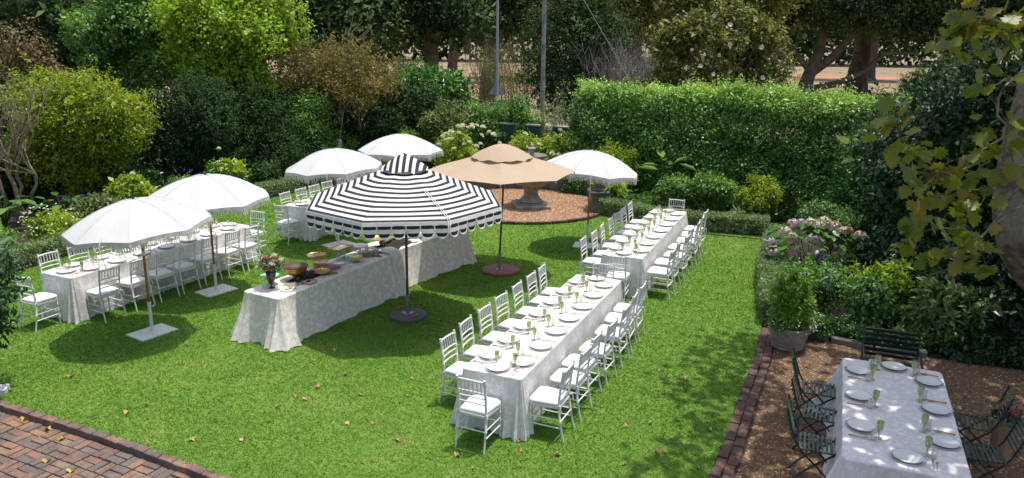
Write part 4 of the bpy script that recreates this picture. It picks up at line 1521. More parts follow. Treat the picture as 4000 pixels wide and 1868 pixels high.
ob('bead_rim', beads(MB(), .15, .02, 44, .007).mesh('bead_rim', GLASS_R, 80), ch)
lathe_thing('pink_plate', 'pink round plate beside the beaded glass plate on buffet', 'plate', .84, .24, disc(.115, .006), PINK)
lathe_thing('side_plate', 'white side plate holding lemon halves', 'plate', .36, .20, disc(.10, .004), PORC)
for i, (ds, dw, t) in enumerate(((.0, -.02, 0), (.05, .03, 1))):
    q = eat(.36 + ds, .20 + dw)
    tag(ob('lemon_half', MB().lathe([(0, 0), (.020, .006), (.030, .018), (.033, .034), (.030, .036), (0, .036)], 14).mesh('lemon_half', LEMON, 60), None, (q.x, q.y, ZE + .02), (.5 - t, .4 * t, 1)), 'cut lemon half %s on the white side plate' % ('at back' if i else 'in front'), 'lemon', 'lemon halves on the side plate')
lathe_thing('small_glass', 'small clear glass beside the lemon halves', 'glass', .50, .23, [(.028, 0), (.02, .01), (.02, .05), (.033, .09), (.031, .09), (0, .05)], GLASS_C)
q = eat(1.30, .05)
ts = thing('tiered_stand', 'three tier round gold serving stand on buffet', 'serving stand', None, (q.x, q.y, ZE + .001))
for z, r in ((.035, .165), (.20, .13), (.33, .115)):
    ob('tray', MB().lathe(disc(r, z, .004, .016), 32).mesh('tray', GOLD_P, 40), ts)
ob('stem', MB().tube([(0, 0, .0), (0, 0, .40)], .006, 6).mesh('stem', GOLD), ts)
ob('ring_handle', MB().tube([(.025 * math.cos(i * PI / 6), 0, .42 + .025 * math.sin(i * PI / 6)) for i in range(13)], .004, 5).mesh('ring_handle', GOLD), ts)
ob('foot', MB().lathe([(.05, 0), (.05, .006), (.02, .035)], 16).mesh('foot', GOLD_P, 40), ts)


def grapes(label, s, w, n, seed):
    q = eat(s, w)
    r = random.Random(seed)
    e = thing('grape_bunch', label, 'grapes', None, (q.x, q.y, ZE + .001))
    gm = MB().lathe([(0, -.012), (.009, -.008), (.0125, 0), (.009, .008), (0, .012)], 8).mesh('grape', GRAPE, 180)
    for i in range(n):
        a, rr = r.uniform(0, 6.28), r.uniform(0, .055)
        ob('grape', gm, e, (rr * 1.5 * math.cos(a), rr * math.sin(a), .014 + r.uniform(0, .03) * (1 - rr / .06)))
    return e


grapes('green grape bunch at the foot of the tiered gold stand', 1.40, .24, 34, 1)
grapes('green grape bunch on the far half of the buffet', 4.06, .10, 30, 2)
crumple('pink_cloth', 'crumpled pink cloth behind the tiered gold stand', 1.55, -.06, .30, .20, PINKC, .05, .2, 5)
q = eat(1.65, .12)
lathe_thing('glass_dish', 'shallow clear glass dish on the pink cloth', 'dish', 1.72, .10, [(.05, .05), (.11, .06), (.13, .08), (.125, .082), (.10, .066), (0, .056)], GLASS_C)
lathe_thing('gold_pedestal_plate', 'round gold plate on glass pedestal behind the tiered stand', 'cake stand', 1.55, -.26, [(.07, 0), (.07, .012), (.06, .2), (.15, .205), (.165, .225), (.165, .231), (.14, .214), (0, .213)], GOLD_P)
q = eat(2.13, -.22)
gt = thing('gold_tray_on_glass', 'rectangular gold tray resting on a clear glass cylinder', 'tray', None, (q.x, q.y, ZE + .001), EAN)
ob('glass_cylinder', MB().lathe([(.085, 0), (.088, .004), (.088, .20), (.084, .20), (.082, .008), (0, .007)], 24).mesh('glass_cylinder', GLASS_C, 40), gt)
ob('tray_base', MB().box((0, 0, .208), (.40, .24, .010)).mesh('tray_base', PORC), gt)
for c, s in (((0, .12, .225), (.42, .016, .035)), ((0, -.12, .225), (.42, .016, .035)), ((.203, 0, .225), (.016, .224, .035)), ((-.203, 0, .225), (.016, .224, .035))):
    ob('tray_side', MB().box(c, s).mesh('tray_side', GOLD), gt)
tag(ob('mint_board', MB().poly([(.20 * math.cos(i * PI / 12) * 1.0, .075 * math.sin(i * PI / 12)) for i in range(24)], .001, .018).mesh('mint_board', MINT, 40), None, (*eat(2.38, -.24), ZE), (0, 0, EAN)), 'oval mint green board under the gold tray', 'board')
lathe_thing('gold_footed_plate', 'small shiny gold footed plate near the buffet edge', 'cake stand', 2.17, .10, [(.055, 0), (.055, .006), (.012, .02), (.012, .05), (.04, .06), (.115, .065), (.125, .08), (.122, .083), (.10, .072), (0, .07)], GOLD_P)
q = eat(2.50, -.08)
ws = thing('white_cake_stand', 'tall white lacy cake stand at the middle of buffet', 'cake stand', None, (q.x, q.y, ZE + .001))
ob('stem', MB().lathe([(.075, 0), (.07, .01), (.02, .03), (.014, .08), (.02, .15), (.05, .185)], 20).mesh('stem', WHITE_S, 40), ws)
ob('plate', MB().lathe([(0, .185), (.15, .188), (.152, .20), (0, .20)], 32).mesh('plate', WHITE_S, 40), ws)
lace = MB()
for i in range(36):
    a = 2 * PI * i / 36
    lace.tube([(.151 * math.cos(a), .151 * math.sin(a), .186), (.153 * math.cos(a), .153 * math.sin(a), .12)], .008, 4)
lace.lathe([(.154, .118), (.156, .112), (.15, .112), (.15, .118), (.154, .118)], 36, cap=False)
ob('lace_skirt', lace.mesh('lace_skirt', WHITE_S, 60), ws)
crumple('green_cloth', 'crumpled sage green cloth under bowls at the middle of buffet', 2.72, -.05, .28, .20, GREENC, .035, .7, 7)
lathe_thing('pink_bowl', 'small pink bowl under a mint bowl near the buffet middle', 'bowl', 2.64, .16, [(.04, 0), (.042, .004), (.068, .075), (.064, .075), (.04, .01), (0, .01)], PINK, z=.004)
lathe_thing('mint_bowl', 'small mint bowl stacked in the pink bowl', 'bowl', 2.64, .16, [(.03, 0), (.032, .004), (.048, .06), (.044, .06), (.03, .01), (0, .01)], MINT, z=.055)
lathe_thing('round_tray', 'small round pewter tray on the green cloth', 'tray', 2.88, .10, disc(.09, .02), GALV)
q = eat(3.14, -.16)
ls = thing('gold_topped_stand', 'gold plate on glass legs at the buffet middle', 'cake stand', None, (q.x, q.y, ZE + .001))
ob('plate', MB().lathe(disc(.175, .16, .006, .014), 32).mesh('plate', GOLD_P, 40), ls)
for k in range(3):
    a = 2.1 * k
    ob('leg', MB().tube([(.10 * math.cos(a), .10 * math.sin(a), 0), (.10 * math.cos(a), .10 * math.sin(a), .16)], .007, 8).mesh('leg', GLASS_C), ls)
wl = MB()
for i in range(3):
    wl.tube([(-.25, .02 * i, .02 + .02 * i), (-.1, .04 - .02 * i, .06), (.05, .0, .04 + .02 * i), (.22, .03 - .03 * i, .09), (.32, -.02 * i, .12)], [.03, .04, .035, .025, .01], 8)
tag(ob('driftwood', wl.mesh('driftwood', TWIG_B, 60), None, (*eat(3.45, -.14), ZE + .01), (0, 0, EAN)), 'piece of brown driftwood lying on the buffet', 'driftwood')
crumple('olive_cloth', 'crumpled dark olive cloth on the far half of buffet', 3.50, -.02, .34, .22, BLACKC, .08, .1, 9)
lathe_thing('gold_pedestal', 'gold pedestal plate behind the driftwood', 'cake stand', 3.66, -.20, [(.06, 0), (.06, .006), (.012, .02), (.012, .16), (.12, .165), (.125, .18), (0, .178)], GOLD_P)
lathe_thing('pink_cake_stand', 'pink and white cake stand on the far half of buffet', 'cake stand', 3.92, -.06, [(.07, 0), (.06, .01), (.016, .03), (.016, .12), (.13, .13), (.135, .15), (.11, .155), (0, .155)], PINK)
lathe_thing('white_dish', 'white round dish on the far half of buffet', 'dish', 3.82, .16, disc(.11, .004), PORC)

# ------------------------------------------------------------------ fountain, curved wall, pedestal
fo = thing('stone_fountain', 'two tier fluted stone fountain on the orange gravel', 'fountain', None, (.52, 21.65, .004), R(8))
ob('plinth', MB().box((0, 0, .05), (.98, .98, .10), ch=.03).box((0, 0, .115), (.74, .74, .03)).mesh('plinth', STONE, 30), fo)
ob('stem', MB().lathe([(.30, .13), (.33, .16), (.32, .20), (.25, .26), (.205, .34), (.195, .42), (.22, .50), (.26, .54), (.255, .57)], 64, flute=(20, .07, 2, 6)).mesh('stem', STONE, 40), fo)
ob('bowl', MB().lathe([(.22, .57), (.36, .60), (.50, .68), (.58, .80), (.60, .86), (.66, .90), (.67, .93), (.62, .93), (.50, .85), (0, .80)], 72, flute=(28, .05, 1, 4)).mesh('bowl', STONE, 40), fo)
ob('upper_stem', MB().lathe([(.16, .80), (.14, .90), (.09, 1.0), (.085, 1.12), (.12, 1.25), (.14, 1.28)], 24).mesh('upper_stem', STONE, 40), fo)
ob('upper_bowl', MB().lathe([(.13, 1.28), (.28, 1.31), (.39, 1.38), (.43, 1.43), (.435, 1.46), (.40, 1.455), (.30, 1.41), (0, 1.38)], 40).mesh('upper_bowl', STONE_G, 40), fo)
ob('finial', MB().lathe([(.08, 1.39), (.085, 1.44), (.06, 1.47), (.06, 1.54), (.11, 1.60), (.115, 1.65), (.07, 1.68), (.05, 1.70), (.06, 1.73), (.03, 1.78), (0, 1.79)], 20).mesh('finial', STONE, 40), fo)
# curved wall segments
cw = thing('curved_wall', 'low curved grey stone wall behind the fountain', 'wall', None, (FC[0], FC[1], 0))
for i in range(10):
    a0, a1 = -8 + i * 19.6, -8 + (i + 1) * 19.6 - .25
    ob('stone_segment', MB().poly(arc(a0, a1, 4, FR + .22, (0, 0)) + arc(a1, a0, 4, FR + .02, (0, 0)), -.02, .50).mesh('stone_segment', STONE_G), cw)
    ob('coping', MB().poly(arc(a0, a1, 4, FR + .27, (0, 0)) + arc(a1, a0, 4, FR - .04, (0, 0)), .504, .58).mesh('coping', STONE_G), cw)
for x, y, lab in ((2.36, 21.15, 'grey stone pedestal with worn urn at the right end of curved wall'), (-2.25, 21.6, 'grey stone pedestal at the left end of curved wall')):
    pd = thing('stone_pedestal', lab, 'pedestal', 'wall end pedestals', (x, y, 0), R(10))
    ob('shaft', MB().box((0, 0, .26), (.42, .42, .52), ch=.01).mesh('shaft', STONE_G), pd)
    ob('cap', MB().box((0, 0, .555), (.52, .52, .065), ch=.02).mesh('cap', STONE_G), pd)
    ob('urn_foot', MB().lathe([(.20, .59), (.22, .62), (.18, .66), (.12, .70), (.10, .76), (.16, .82), (.22, .88), (.23, .94), (.18, .94), (0, .88)], 20).mesh('urn_foot', STONE_G, 40), pd)

# ------------------------------------------------------------------ street poles, sign, wire, post, hose
lp = thing('lamp_post', 'grey steel street pole with the back of a triangular sign', 'pole', None, (-.60, 28.3, -.04))
ob('pole', MB().lathe([(.055, 0), (.055, 3.4), (.045, 3.5), (.040, 9.0)], 12).mesh('pole', GREYPOLE, 40), lp)
sg = ob('warning_sign', MB().poly([(-.30, 0), (.30, 0), (.26, .06), (.03, .50), (-.03, .50), (-.26, .06)], 0, .01).mesh('warning_sign', GREYPOLE), lp, (0, .07, 2.62), (R(90), 0, 0))
ob('sign_bracket', MB().box((0, .035, 2.72), (.12, .05, .04)).box((0, .035, 2.98), (.12, .05, .04)).mesh('sign_bracket', GALV), lp)
up = thing('utility_pole', 'weathered pale utility pole behind the back shrubs', 'pole', None, (1.0, 27.6, -.04))
ob('pole', MB().lathe([(.085, 0), (.085, 3.2), (.075, 3.2), (.066, 8.2)], 10).mesh('pole', CONCPOLE, 30), up)
for z in (2.75, 3.15):
    ob('steel_band', MB().lathe([(.088, 0), (.088, .03)], 10, (0, 0, z)).mesh('steel_band', GALV, 30), up)
tag(ob('guy_wire', MB().tube([(1.0, 27.6, 7.9), (3.4, 27.4, 4.1), (5.9, 27.1, .0)], .012, 5).mesh('guy_wire', GALV)), 'thin steel stay wire slanting down behind the tall hedge', 'wire')
tp = thing('teal_post', 'short teal painted post standing behind the low hedge', 'post', None, (3.22, 22.2, -.03))
ob('tube', MB().lathe([(.095, 0), (.095, .95), (.085, .95)], 14).mesh('tube', TEAL, 40), tp)
ob('cap', MB().lathe([(.103, .95), (.103, .99), (.02, 1.02), (0, 1.02)], 14).mesh('cap', TEAL, 40), tp)
HOSE = M('dark blue hose', (.015, .025, .04), None, 4, .5)
hp = [(2.55, 20.25, .012), (3.3, 19.35, .012), (4.2, 18.95, .012), (5.2, 18.55, .012), (6.1, 18.22, .012)]
tag(ob('garden_hose', MB().tube(hp, .013, 6).mesh('garden_hose', HOSE, 60)), 'dark garden hose lying along the foot of low hedge', 'hose')
# far park furniture
bb = thing('park_bench', 'small dark bench far away in the park', 'bench', None, (30.6, 77.0, -.16), .2)
ob('seat', MB().box((0, 0, .48), (2.3, .5, .06)).mesh('seat', GREEN_IRON), bb)
for x in (-1.0, 1.0):
    ob('leg', MB().box((x, -.2, .23), (.07, .07, .46)).box((x, .2, .23), (.07, .07, .46)).mesh('leg', GREEN_IRON), bb)
tag(ob('park_bin', MB().lathe([(.30, 0), (.33, .9), (.29, .9), (.27, .1), (0, .1)], 12).mesh('park_bin', WOOD_D, 40), None, (28.2, 76.0, -.16)), 'brown litter bin beside the far park bench', 'bin')
# brick steps / white cover stone at left edge
tag(ob('white_block', MB().box((-6.92, 9.62, .04), (.30, .20, .09), .3, ch=.01).mesh('white_block', WHITE_S), None), 'white painted block at the left end of brick kerb', 'block')
# feeders in the magnolia
fd = thing('bird_feeder', 'blue plastic bird feeder hanging in the brown leaved tree', 'bird feeder', None, (-6.10, 26.2, 1.50))
ob('cup', MB().lathe([(.03, 0), (.09, .05), (.10, .10), (.08, .10), (0, .06)], 12).mesh('cup', BLUE, 40), fd)
ob('cord', MB().tube([(0, 0, .1), (.02, 0, .5), (0, 0, .95)], .006, 4).mesh('cord', GALV), fd)
gf = thing('glass_feeder', 'clear glass bottle feeder hanging above the white umbrella', 'bird feeder', None, (-5.55, 25.0, 1.0))
ob('bottle', MB().lathe([(0, 0), (.06, .03), (.10, .12), (.11, .22), (.07, .34), (.03, .38), (0, .38)], 14).mesh('bottle', GLASS_C, 40), gf)
ob('seed_cup', MB().lathe([(0, -.03), (.07, -.02), (.10, .05), (.085, .05), (0, 0)], 14).mesh('seed_cup', WOOD_O, 40), gf)
ob('cord', MB().tube([(0, 0, .38), (.1, .3, 1.2), (.15, .9, 2.0)], .006, 4).mesh('cord', GALV), gf)
# bouquet in brown paper
q = fat(.86, 1.22)
bq = thing('paper_bouquet', 'pink roses wrapped in brown kraft paper at right edge', 'bouquet', None, (q.x, q.y, -.018), .3)
ob('wrapping', MB().lathe([(.10, 0), (.12, .3), (.17, .52), (.16, .54), (.11, .32), (.09, .02)], 9, cap=False).mesh('wrapping', KRAFT), bq)
for i in range(9):
    a = i * 2.4
    ob('flower', ROSE_P[i % 2], bq, (.10 * math.cos(a) * (i % 3) / 2, .10 * math.sin(a) * (i % 3) / 2, .60 + .03 * (i % 2)), (rnd.uniform(-.4, .4), rnd.uniform(-.4, .4), a), (1.1,) * 3)
dd = rdir(50)
dd[:, 2] = np.abs(dd[:, 2])
ob('greenery', foliage('greenery', dd * np.array([.15, .15, .12]) + np.array([0, 0, .54]), dd, EUC, .08, .5, 3, .05, 'oval'), bq)['kind'] = 'stuff'

# ------------------------------------------------------------------ fallen leaves
def dry_leaf_mesh(seed, mat):
    r = random.Random(seed)
    o = []
    n = 11
    for i in range(n):
        a = 2 * PI * i / n
        rr = .05 * (1.0 if i % 2 == 0 else .62) * r.uniform(.8, 1.15)
        o.append((rr * math.cos(a), rr * math.sin(a) * .85, .012 + .022 * math.sin(a * 2 + seed) + r.uniform(0, .012)))
    o.append((0, 0, .006))
    mb = MB().add(o, [(i, (i + 1) % n, n) for i in range(n)])
    mb.tube([(0, 0, .008), (-.04, .015, .012), (-.075, .02, .02)], .0018, 4)
    return mb.mesh('fallen_leaf', mat)


DL = [dry_leaf_mesh(s, DRYLEAF) for s in range(4)]
YL = [dry_leaf_mesh(s + 9, YELLEAF) for s in range(2)]
FALLEN = [(-6.19, 10.12), (-4.9, 9.09), (-4.74, 9.31), (-4.64, 9.63), (-4.49, 9.86), (-3.8, 8.45), (-3.94, 10.23), (-3.19, 8.45), (-7.89, 17.7), (-3.04, 9.3), (-2.72, 9.53), (-2.66, 9.89), (-2.7, 11.19), (-2.02, 9.7), (-2.87, 9.62), (-2.36, 10.31), (-1.38, 9.68), (-1.71, 8.9), (-1.75, 7.99), (-1.37, 10.22), (-2.1, 14.0), (-1.61, 13.28), (-1.2, 14.6), (-0.48, 11.81), (0.11, 8.5), (-0.61, 8.15), (-1.33, 8.49), (-2.01, 8.89), (-0.41, 7.89), (0.14, 8.28), (0.56, 8.2), (1.46, 8.9), (1.78, 8.99), (2.51, 10.33), (2.49, 8.83), (2.19, 10.59), (2.15, 7.95), (3.19, 11.59), (2.87, 12.83), (3.65, 11.45), (4.54, 15.16), (5.2, 16.62), (4.31, 16.9), (1.58, 19.34), (0.97, 17.24), (0.98, 7.84), (1.32, 8.02), (1.75, 8.29), (2.06, 9.93), (2.88, 9.65), (3.6, 12.85), (3.29, 13.67), (2.55, 11.57), (5.3, 17.3), (4.9, 17.8), (3.9, 17.2)]
ANCH = [((-1.78, 12.72), 'striped umbrella base'), ((-5.80, 11.84), 'nearest white umbrella base'), ((-.3, 8.7), 'near end of front right table'), ((4.4, 11.62), 'potted conifer'), ((-.22, 15.42), 'tan umbrella base'),
        ((-6.9, 9.6), 'white block'), ((-3.9, 11.4), 'near end of the buffet'), ((2.0, 13.4), 'gap between the right tables'), ((6.15, 15.45), 'hydrangea'), ((.5, 21.6), 'fountain'), ((-3.2, 7.7), 'brick kerb at bottom left'), ((2.3, 7.9), 'brick edging at bottom right'), ((-8.2, 16.0), 'left box hedge')]
RANK = ['closest', 'second closest', 'third closest', 'fourth closest', 'fifth closest', 'sixth closest', 'seventh closest', 'eighth closest', 'ninth closest', 'tenth closest', 'eleventh closest', 'twelfth closest', 'thirteenth closest', 'fourteenth closest']
near = {}
for q in FALLEN:
    k = min(range(len(ANCH)), key=lambda i: math.dist(ANCH[i][0], q))
    near.setdefault(k, []).append(q)
for k, qs in near.items():
    for i, (x, y) in enumerate(sorted(qs, key=lambda q: math.dist(ANCH[k][0], q))):
        tag(ob('fallen_leaf', DL[rnd.randrange(4)], None, (x, y, .018), (rnd.uniform(-.3, .3), rnd.uniform(-.3, .3), rnd.random() * 6), (rnd.uniform(.5, 1.0),) * 3), '%s dry leaf on the lawn to the %s' % (RANK[i], ANCH[k][1]), 'leaf', 'dry leaves fallen on the lawn')
for i, (x, y) in enumerate(sorted([(-5.45, 8.56), (-5.05, 8.59), (-5.33, 8.05), (-4.94, 7.85), (-6.19, 9.04), (-5.75, 8.8)], key=lambda q: q[0] / q[1])):
    tag(ob('fallen_leaf', YL[rnd.randrange(2)], None, (x, y, -.072), (rnd.uniform(-.2, .2), rnd.uniform(-.2, .2), rnd.random() * 6)), '%s yellow leaf from the left on the brick paving' % ORD[i], 'leaf', 'yellow leaves on the brick paving')

# ------------------------------------------------------------------ foliage colours
LM = {
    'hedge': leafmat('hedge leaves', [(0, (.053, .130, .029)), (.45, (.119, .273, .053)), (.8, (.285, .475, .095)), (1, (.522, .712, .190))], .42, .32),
    'hedget': leafmat('hedge young leaves', [(0, (.090, .195, .030)), (.5, (.210, .360, .053)), (1, (.390, .540, .120))], .45, .4),
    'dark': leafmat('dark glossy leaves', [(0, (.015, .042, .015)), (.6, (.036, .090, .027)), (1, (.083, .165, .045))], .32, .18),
    'darker': leafmat('deep green leaves', [(0, (.017, .044, .014)), (.6, (.037, .088, .024)), (1, (.085, .153, .037))], .65, .2, .2),
    'mid': leafmat('mid green leaves', [(0, (.058, .148, .028)), (.5, (.125, .284, .050)), (1, (.274, .456, .091))], .42, .3),
    'lime': leafmat('lime leaves', [(0, (.160, .300, .022)), (.5, (.319, .488, .041)), (.85, (.506, .637, .075)), (1, (.675, .675, .131))], .48, .45),
    'gold': leafmat('golden leaves', [(0, (.11, .20, .014)), (.4, (.22, .33, .018)), (.8, (.33, .42, .025)), (1, (.50, .50, .05))], .48, .42),
    'brown': leafmat('bronze magnolia leaves', [(0, (.08, .12, .03)), (.3, (.17, .18, .045)), (.55, (.28, .22, .07)), (.8, (.33, .21, .08)), (1, (.34, .14, .07))], .5, .4),
    'olive': leafmat('olive leaves', [(0, (.081, .135, .032)), (.5, (.162, .225, .058)), (1, (.306, .342, .108))], .5, .3),
    'box': leafmat('box leaves', [(0, (.072, .136, .040)), (.5, (.160, .256, .088)), (1, (.320, .416, .192))], .5, .25),
    'rose': leafmat('rose leaves', [(0, (.121, .241, .021)), (.5, (.293, .431, .038)), (1, (.552, .604, .086))], .42, .4),
    'varieg': leafmat('variegated leaves', [(0, (.06, .13, .03)), (.55, (.14, .24, .06)), (.85, (.32, .38, .17)), (1, (.55, .55, .35))], .42, .3),
    'park': leafmat('park tree leaves', [(0, (.020, .048, .017)), (.5, (.051, .099, .031)), (.85, (.111, .170, .048)), (1, (.187, .238, .068))], .65, .22, .2),
    'parky': leafmat('yellowing park leaves', [(0, (.063, .099, .025)), (.5, (.153, .180, .040)), (1, (.360, .324, .072))], .5, .3),
    'rust': leafmat('rusty leaves', [(0, (.09, .11, .035)), (.5, (.19, .15, .07)), (1, (.30, .19, .10))], .55, .25),
    'plane': leafmat('plane tree leaves', [(0, (.08, .15, .018)), (.45, (.155, .22, .028)), (.75, (.23, .235, .04)), (.92, (.27, .17, .05)), (1, (.28, .12, .05))], .42, .45),
    'conifer': leafmat('golden conifer sprays', [(0, (.080, .190, .020)), (.5, (.170, .320, .028)), (1, (.340, .520, .050))], .55, .25),
    'cover': leafmat('ground cover leaves', [(0, (.051, .128, .031)), (.5, (.111, .238, .060)), (1, (.238, .374, .119))], .42, .3),
    'hyd': leafmat('hydrangea leaves', [(0, (.031, .102, .020)), (.5, (.068, .196, .034)), (1, (.145, .289, .051))], .35, .28),
    'big': leafmat('broad leaves', [(0, (.048, .120, .029)), (.5, (.104, .224, .048)), (1, (.224, .352, .096))], .35, .3),
}


def seed_for(label):
    global rng
    import zlib
    k = zlib.crc32(label.encode())
    rng = np.random.default_rng(k)
    rnd.seed(k)


def thin(n, leaf, kind, base):
    # leaf count and outline suited to how far off the plant stands
    far = base[1] > 42
    return int(n * (.55 if far else .74)), leaf * (1.28 if far else 1.14), ('dia' if base[1] > 13.2 else kind)


def unseen(P, N, C, ls):
    # thin out the leaves on the far side of a crown
    v = unit(np.array([0, 0, 4.8]) - P)
    keep = ((N * v).sum(1) > -.3) | (rng.random(len(P)) < .45)
    return P[keep], N[keep], C, ls[keep]


def plant(name, label, cat, base, parts_, group=None, z=-.02):
    e = thing(name, label, cat, group, (base[0], base[1], z))
    for nm, me, kind in parts_:
        o = ob(nm, me, e)
        o.location = (-base[0], -base[1], -z)
        if kind:
            o['kind'] = kind
    return e


def bush(name, label, base, c, r, n, mat, leaf=.07, per=7, nl=9, size=.55, asp=.5, spread=.1, kind='dia', group=None, stems=4, cat='shrub', fill=.3, stem_mat=None, crown='foliage', sr=.02, up=.5, jit=.7, tint=None):
    seed_for(label)
    n, leaf, kind = thin(n, leaf, kind, base)
    P, N, C, ls = unseen(*crown_pts(c, r, n, nl, size, fill))
    me = foliage(crown, P, N, LM[mat], leaf, asp, per, spread, kind, up, jit, ls=ls)
    sm = MB()
    for k in range(stems):
        t = C[k % len(C)]
        branchy(sm, (base[0] + rnd.uniform(-.12, .12), base[1] + rnd.uniform(-.12, .12), -.02), tuple(t), sr, sr * .35, .1, 5, 4)
    ps = [(crown, me, 'stuff')]
    if stems:
        ps.append(('stems', sm.mesh('stems', stem_mat or BARK, 60), None))
    return plant(name, label, cat, base, ps, group)


def tree(name, label, base, h, tr, c, r, n, mat, leaf=.2, per=7, nl=14, size=.45, bark=None, group=None, limbs=7, lean=(0, 0), spread=.25, fork=.4, asp=.55, fill=.25, trunk_pts=None, kind='dia', zmin=1.2):
    seed_for(label)
    n, leaf, kind = thin(n, leaf, kind, base)
    P, N, C, ls = unseen(*crown_pts(c, r, n, nl, size, fill, zmin=zmin))
    me = foliage('crown', P, N, LM[mat], leaf, asp, per, spread, kind, ls=ls)
    tm = MB()
    top = Vector((base[0] + lean[0], base[1] + lean[1], h * fork))
    if trunk_pts:
        tm.tube(trunk_pts[0], trunk_pts[1], 10)
        top = Vector(trunk_pts[0][-1])
    else:
        b = Vector((base[0], base[1], -.2))
        tm.tube([b, b.lerp(top, .06), b.lerp(top, .25), b.lerp(top, .6) + Vector((tr * .3, 0, 0)), top], [tr * 1.7, tr * 1.25, tr, tr * .85, tr * .75], 10)
    for k in range(limbs):
        t = Vector(C[k % len(C)])
        branchy(tm, top - Vector((0, 0, rnd.uniform(0, .15) * h * fork)), t, tr * .5, tr * .12, .12, 6, 5)
    return plant(name, label, 'tree', base, [('trunk', tm.mesh('trunk', bark or BARK, 60), None), ('crown', me, 'stuff')], group, z=-.16)


def hedge_pts(line, w, h, n, zlo=.03, bulge=.10, batter=0.0):
    """points on the top and both sides of a clipped band along a line"""
    pts = [np.array(p, float) for p in line]
    segs = [(a, b, np.linalg.norm(b - a)) for a, b in zip(pts, pts[1:])]
    tot = sum(s[2] for s in segs)
    u = rng.random(n) * tot
    P = np.zeros((n, 3))
    N = np.zeros((n, 3))
    acc = 0
    per = h * 2 + w
    v = rng.random(n) * per
    inner = rng.random(n) < .3
    for a, b, L in segs:
        m = (u >= acc) & (u < acc + L + 1e-9)
        t = ((u - acc) / L)[m][:, None]
        d = (b - a) / L
        nn = np.array([-d[1], d[0]])
        q = v[m]
        hh = h(t) if callable(h) else h
        side = np.where(q < h, -1.0, np.where(q < h + w, 0.0, 1.0))
        z = np.where(q < h, q, np.where(q < h + w, h, per - q))
        off = np.where(side == 0, q - h - w / 2, side * w / 2)
        k = np.where(inner[m], rng.uniform(.3, .9, m.sum()), 1.0)
        xy = a + (b - a) * t
        bl = 1 + bulge * (np.sin(xy[:, 0] * 3.1 + z * 4) * np.sin(xy[:, 1] * 2.3 + z * 2.2) + .5 * np.sin(xy[:, 0] * 9 + xy[:, 1] * 8 + z * 7))
        off2 = off * bl * np.where(side == 0, 1, k) + side * batter * (1 - z / h)
        zz = np.where(side == 0, z * (k * .3 + .7) + bulge * .5 * h * (np.sin(xy[:, 0] * 2.2 + xy[:, 1] * 1.7) * .4 + .3 * np.sin(xy[:, 0] * 6.1 + 1) + .25 * rng.random(m.sum())), z)
        P[m] = np.concatenate([xy + nn * off2[:, None], zz[:, None] + zlo], 1)
        nz = np.where(side == 0, 1.0, .25)
        N[m] = np.concatenate([nn * side[:, None], nz[:, None]], 1)
        acc += L
    ns = n // 40
    k = rng.choice(np.flatnonzero(N[:, 2] > .9), ns)
    hgt = rng.exponential(.11, ns) * (h / 3.1) ** .8
    SP = np.concatenate([P[k] + np.stack([rng.normal(0, .03, ns), rng.normal(0, .03, ns), hgt * f], 1) for f in (.4, .7, 1.0)])
    P = np.concatenate([P, SP])
    N = np.concatenate([N, np.tile([0, 0, 1.0], (len(SP), 1))])
    return P, unit(N), np.concatenate([np.where(inner, 2.0, 1.0), np.full(len(SP), .9)])


def hedge(name, label, line, w, h, n, mat, leaf, per=6, spread=.08, asp=.55, bulge=.10, young_lit=None, stems=0, group=None, kind='dia', batter=0.0):
    seed_for(label)
    leaf *= 1.17
    P, N, ls = hedge_pts(line, w, h, int(n * .63), bulge=bulge, batter=batter)
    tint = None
    if young_lit:
        tint = np.clip(rng.normal(.42, .15, len(P)) + .36 * np.clip((P[:, 2] - h * .74) / (h * .25), 0, 1), 0, 1)  # paler towards the top: new growth, plus sunlight put into the tint
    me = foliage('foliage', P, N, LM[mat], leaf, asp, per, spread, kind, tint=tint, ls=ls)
    ps = [('foliage', me, 'stuff')]
    if stems:
        sm = MB()
        for p, an in along(line, stems):
            x, y = p.x + rnd.uniform(-.15, .15), p.y + rnd.uniform(-.1, .1)
            branchy(sm, (x, y, -.03), (x + rnd.uniform(-.2, .2), y + rnd.uniform(-.2, .2), h * .8), .04, .012, .06, 5, 4)
        ps.append(('stems', sm.mesh('stems', BARK, 60), None))
    return plant(name, label, 'hedge', line[0], ps, group)


def flowers_on(e, meshes, pts, base, name='flower', s=1.0):
    for i, p in enumerate(pts):
        ob(name, meshes[i % len(meshes)], e, (p[0] - base[0], p[1] - base[1], p[2] + .02), (rnd.uniform(-.6, .6), rnd.uniform(-.6, .6), rnd.random() * 6), (s * rnd.uniform(.8, 1.2),) * 3)


def on_ellipsoid(c, r, n, front=True, zmin=.0):
    out = []
    while len(out) < n:
        d = Vector((rnd.gauss(0, 1), rnd.gauss(0, 1), rnd.gauss(0, 1))).normalized()
        if (front and d.y > .35) or d.z < zmin:
            continue
        out.append((c[0] + d.x * r[0], c[1] + d.y * r[1], c[2] + d.z * r[2]))
    return out


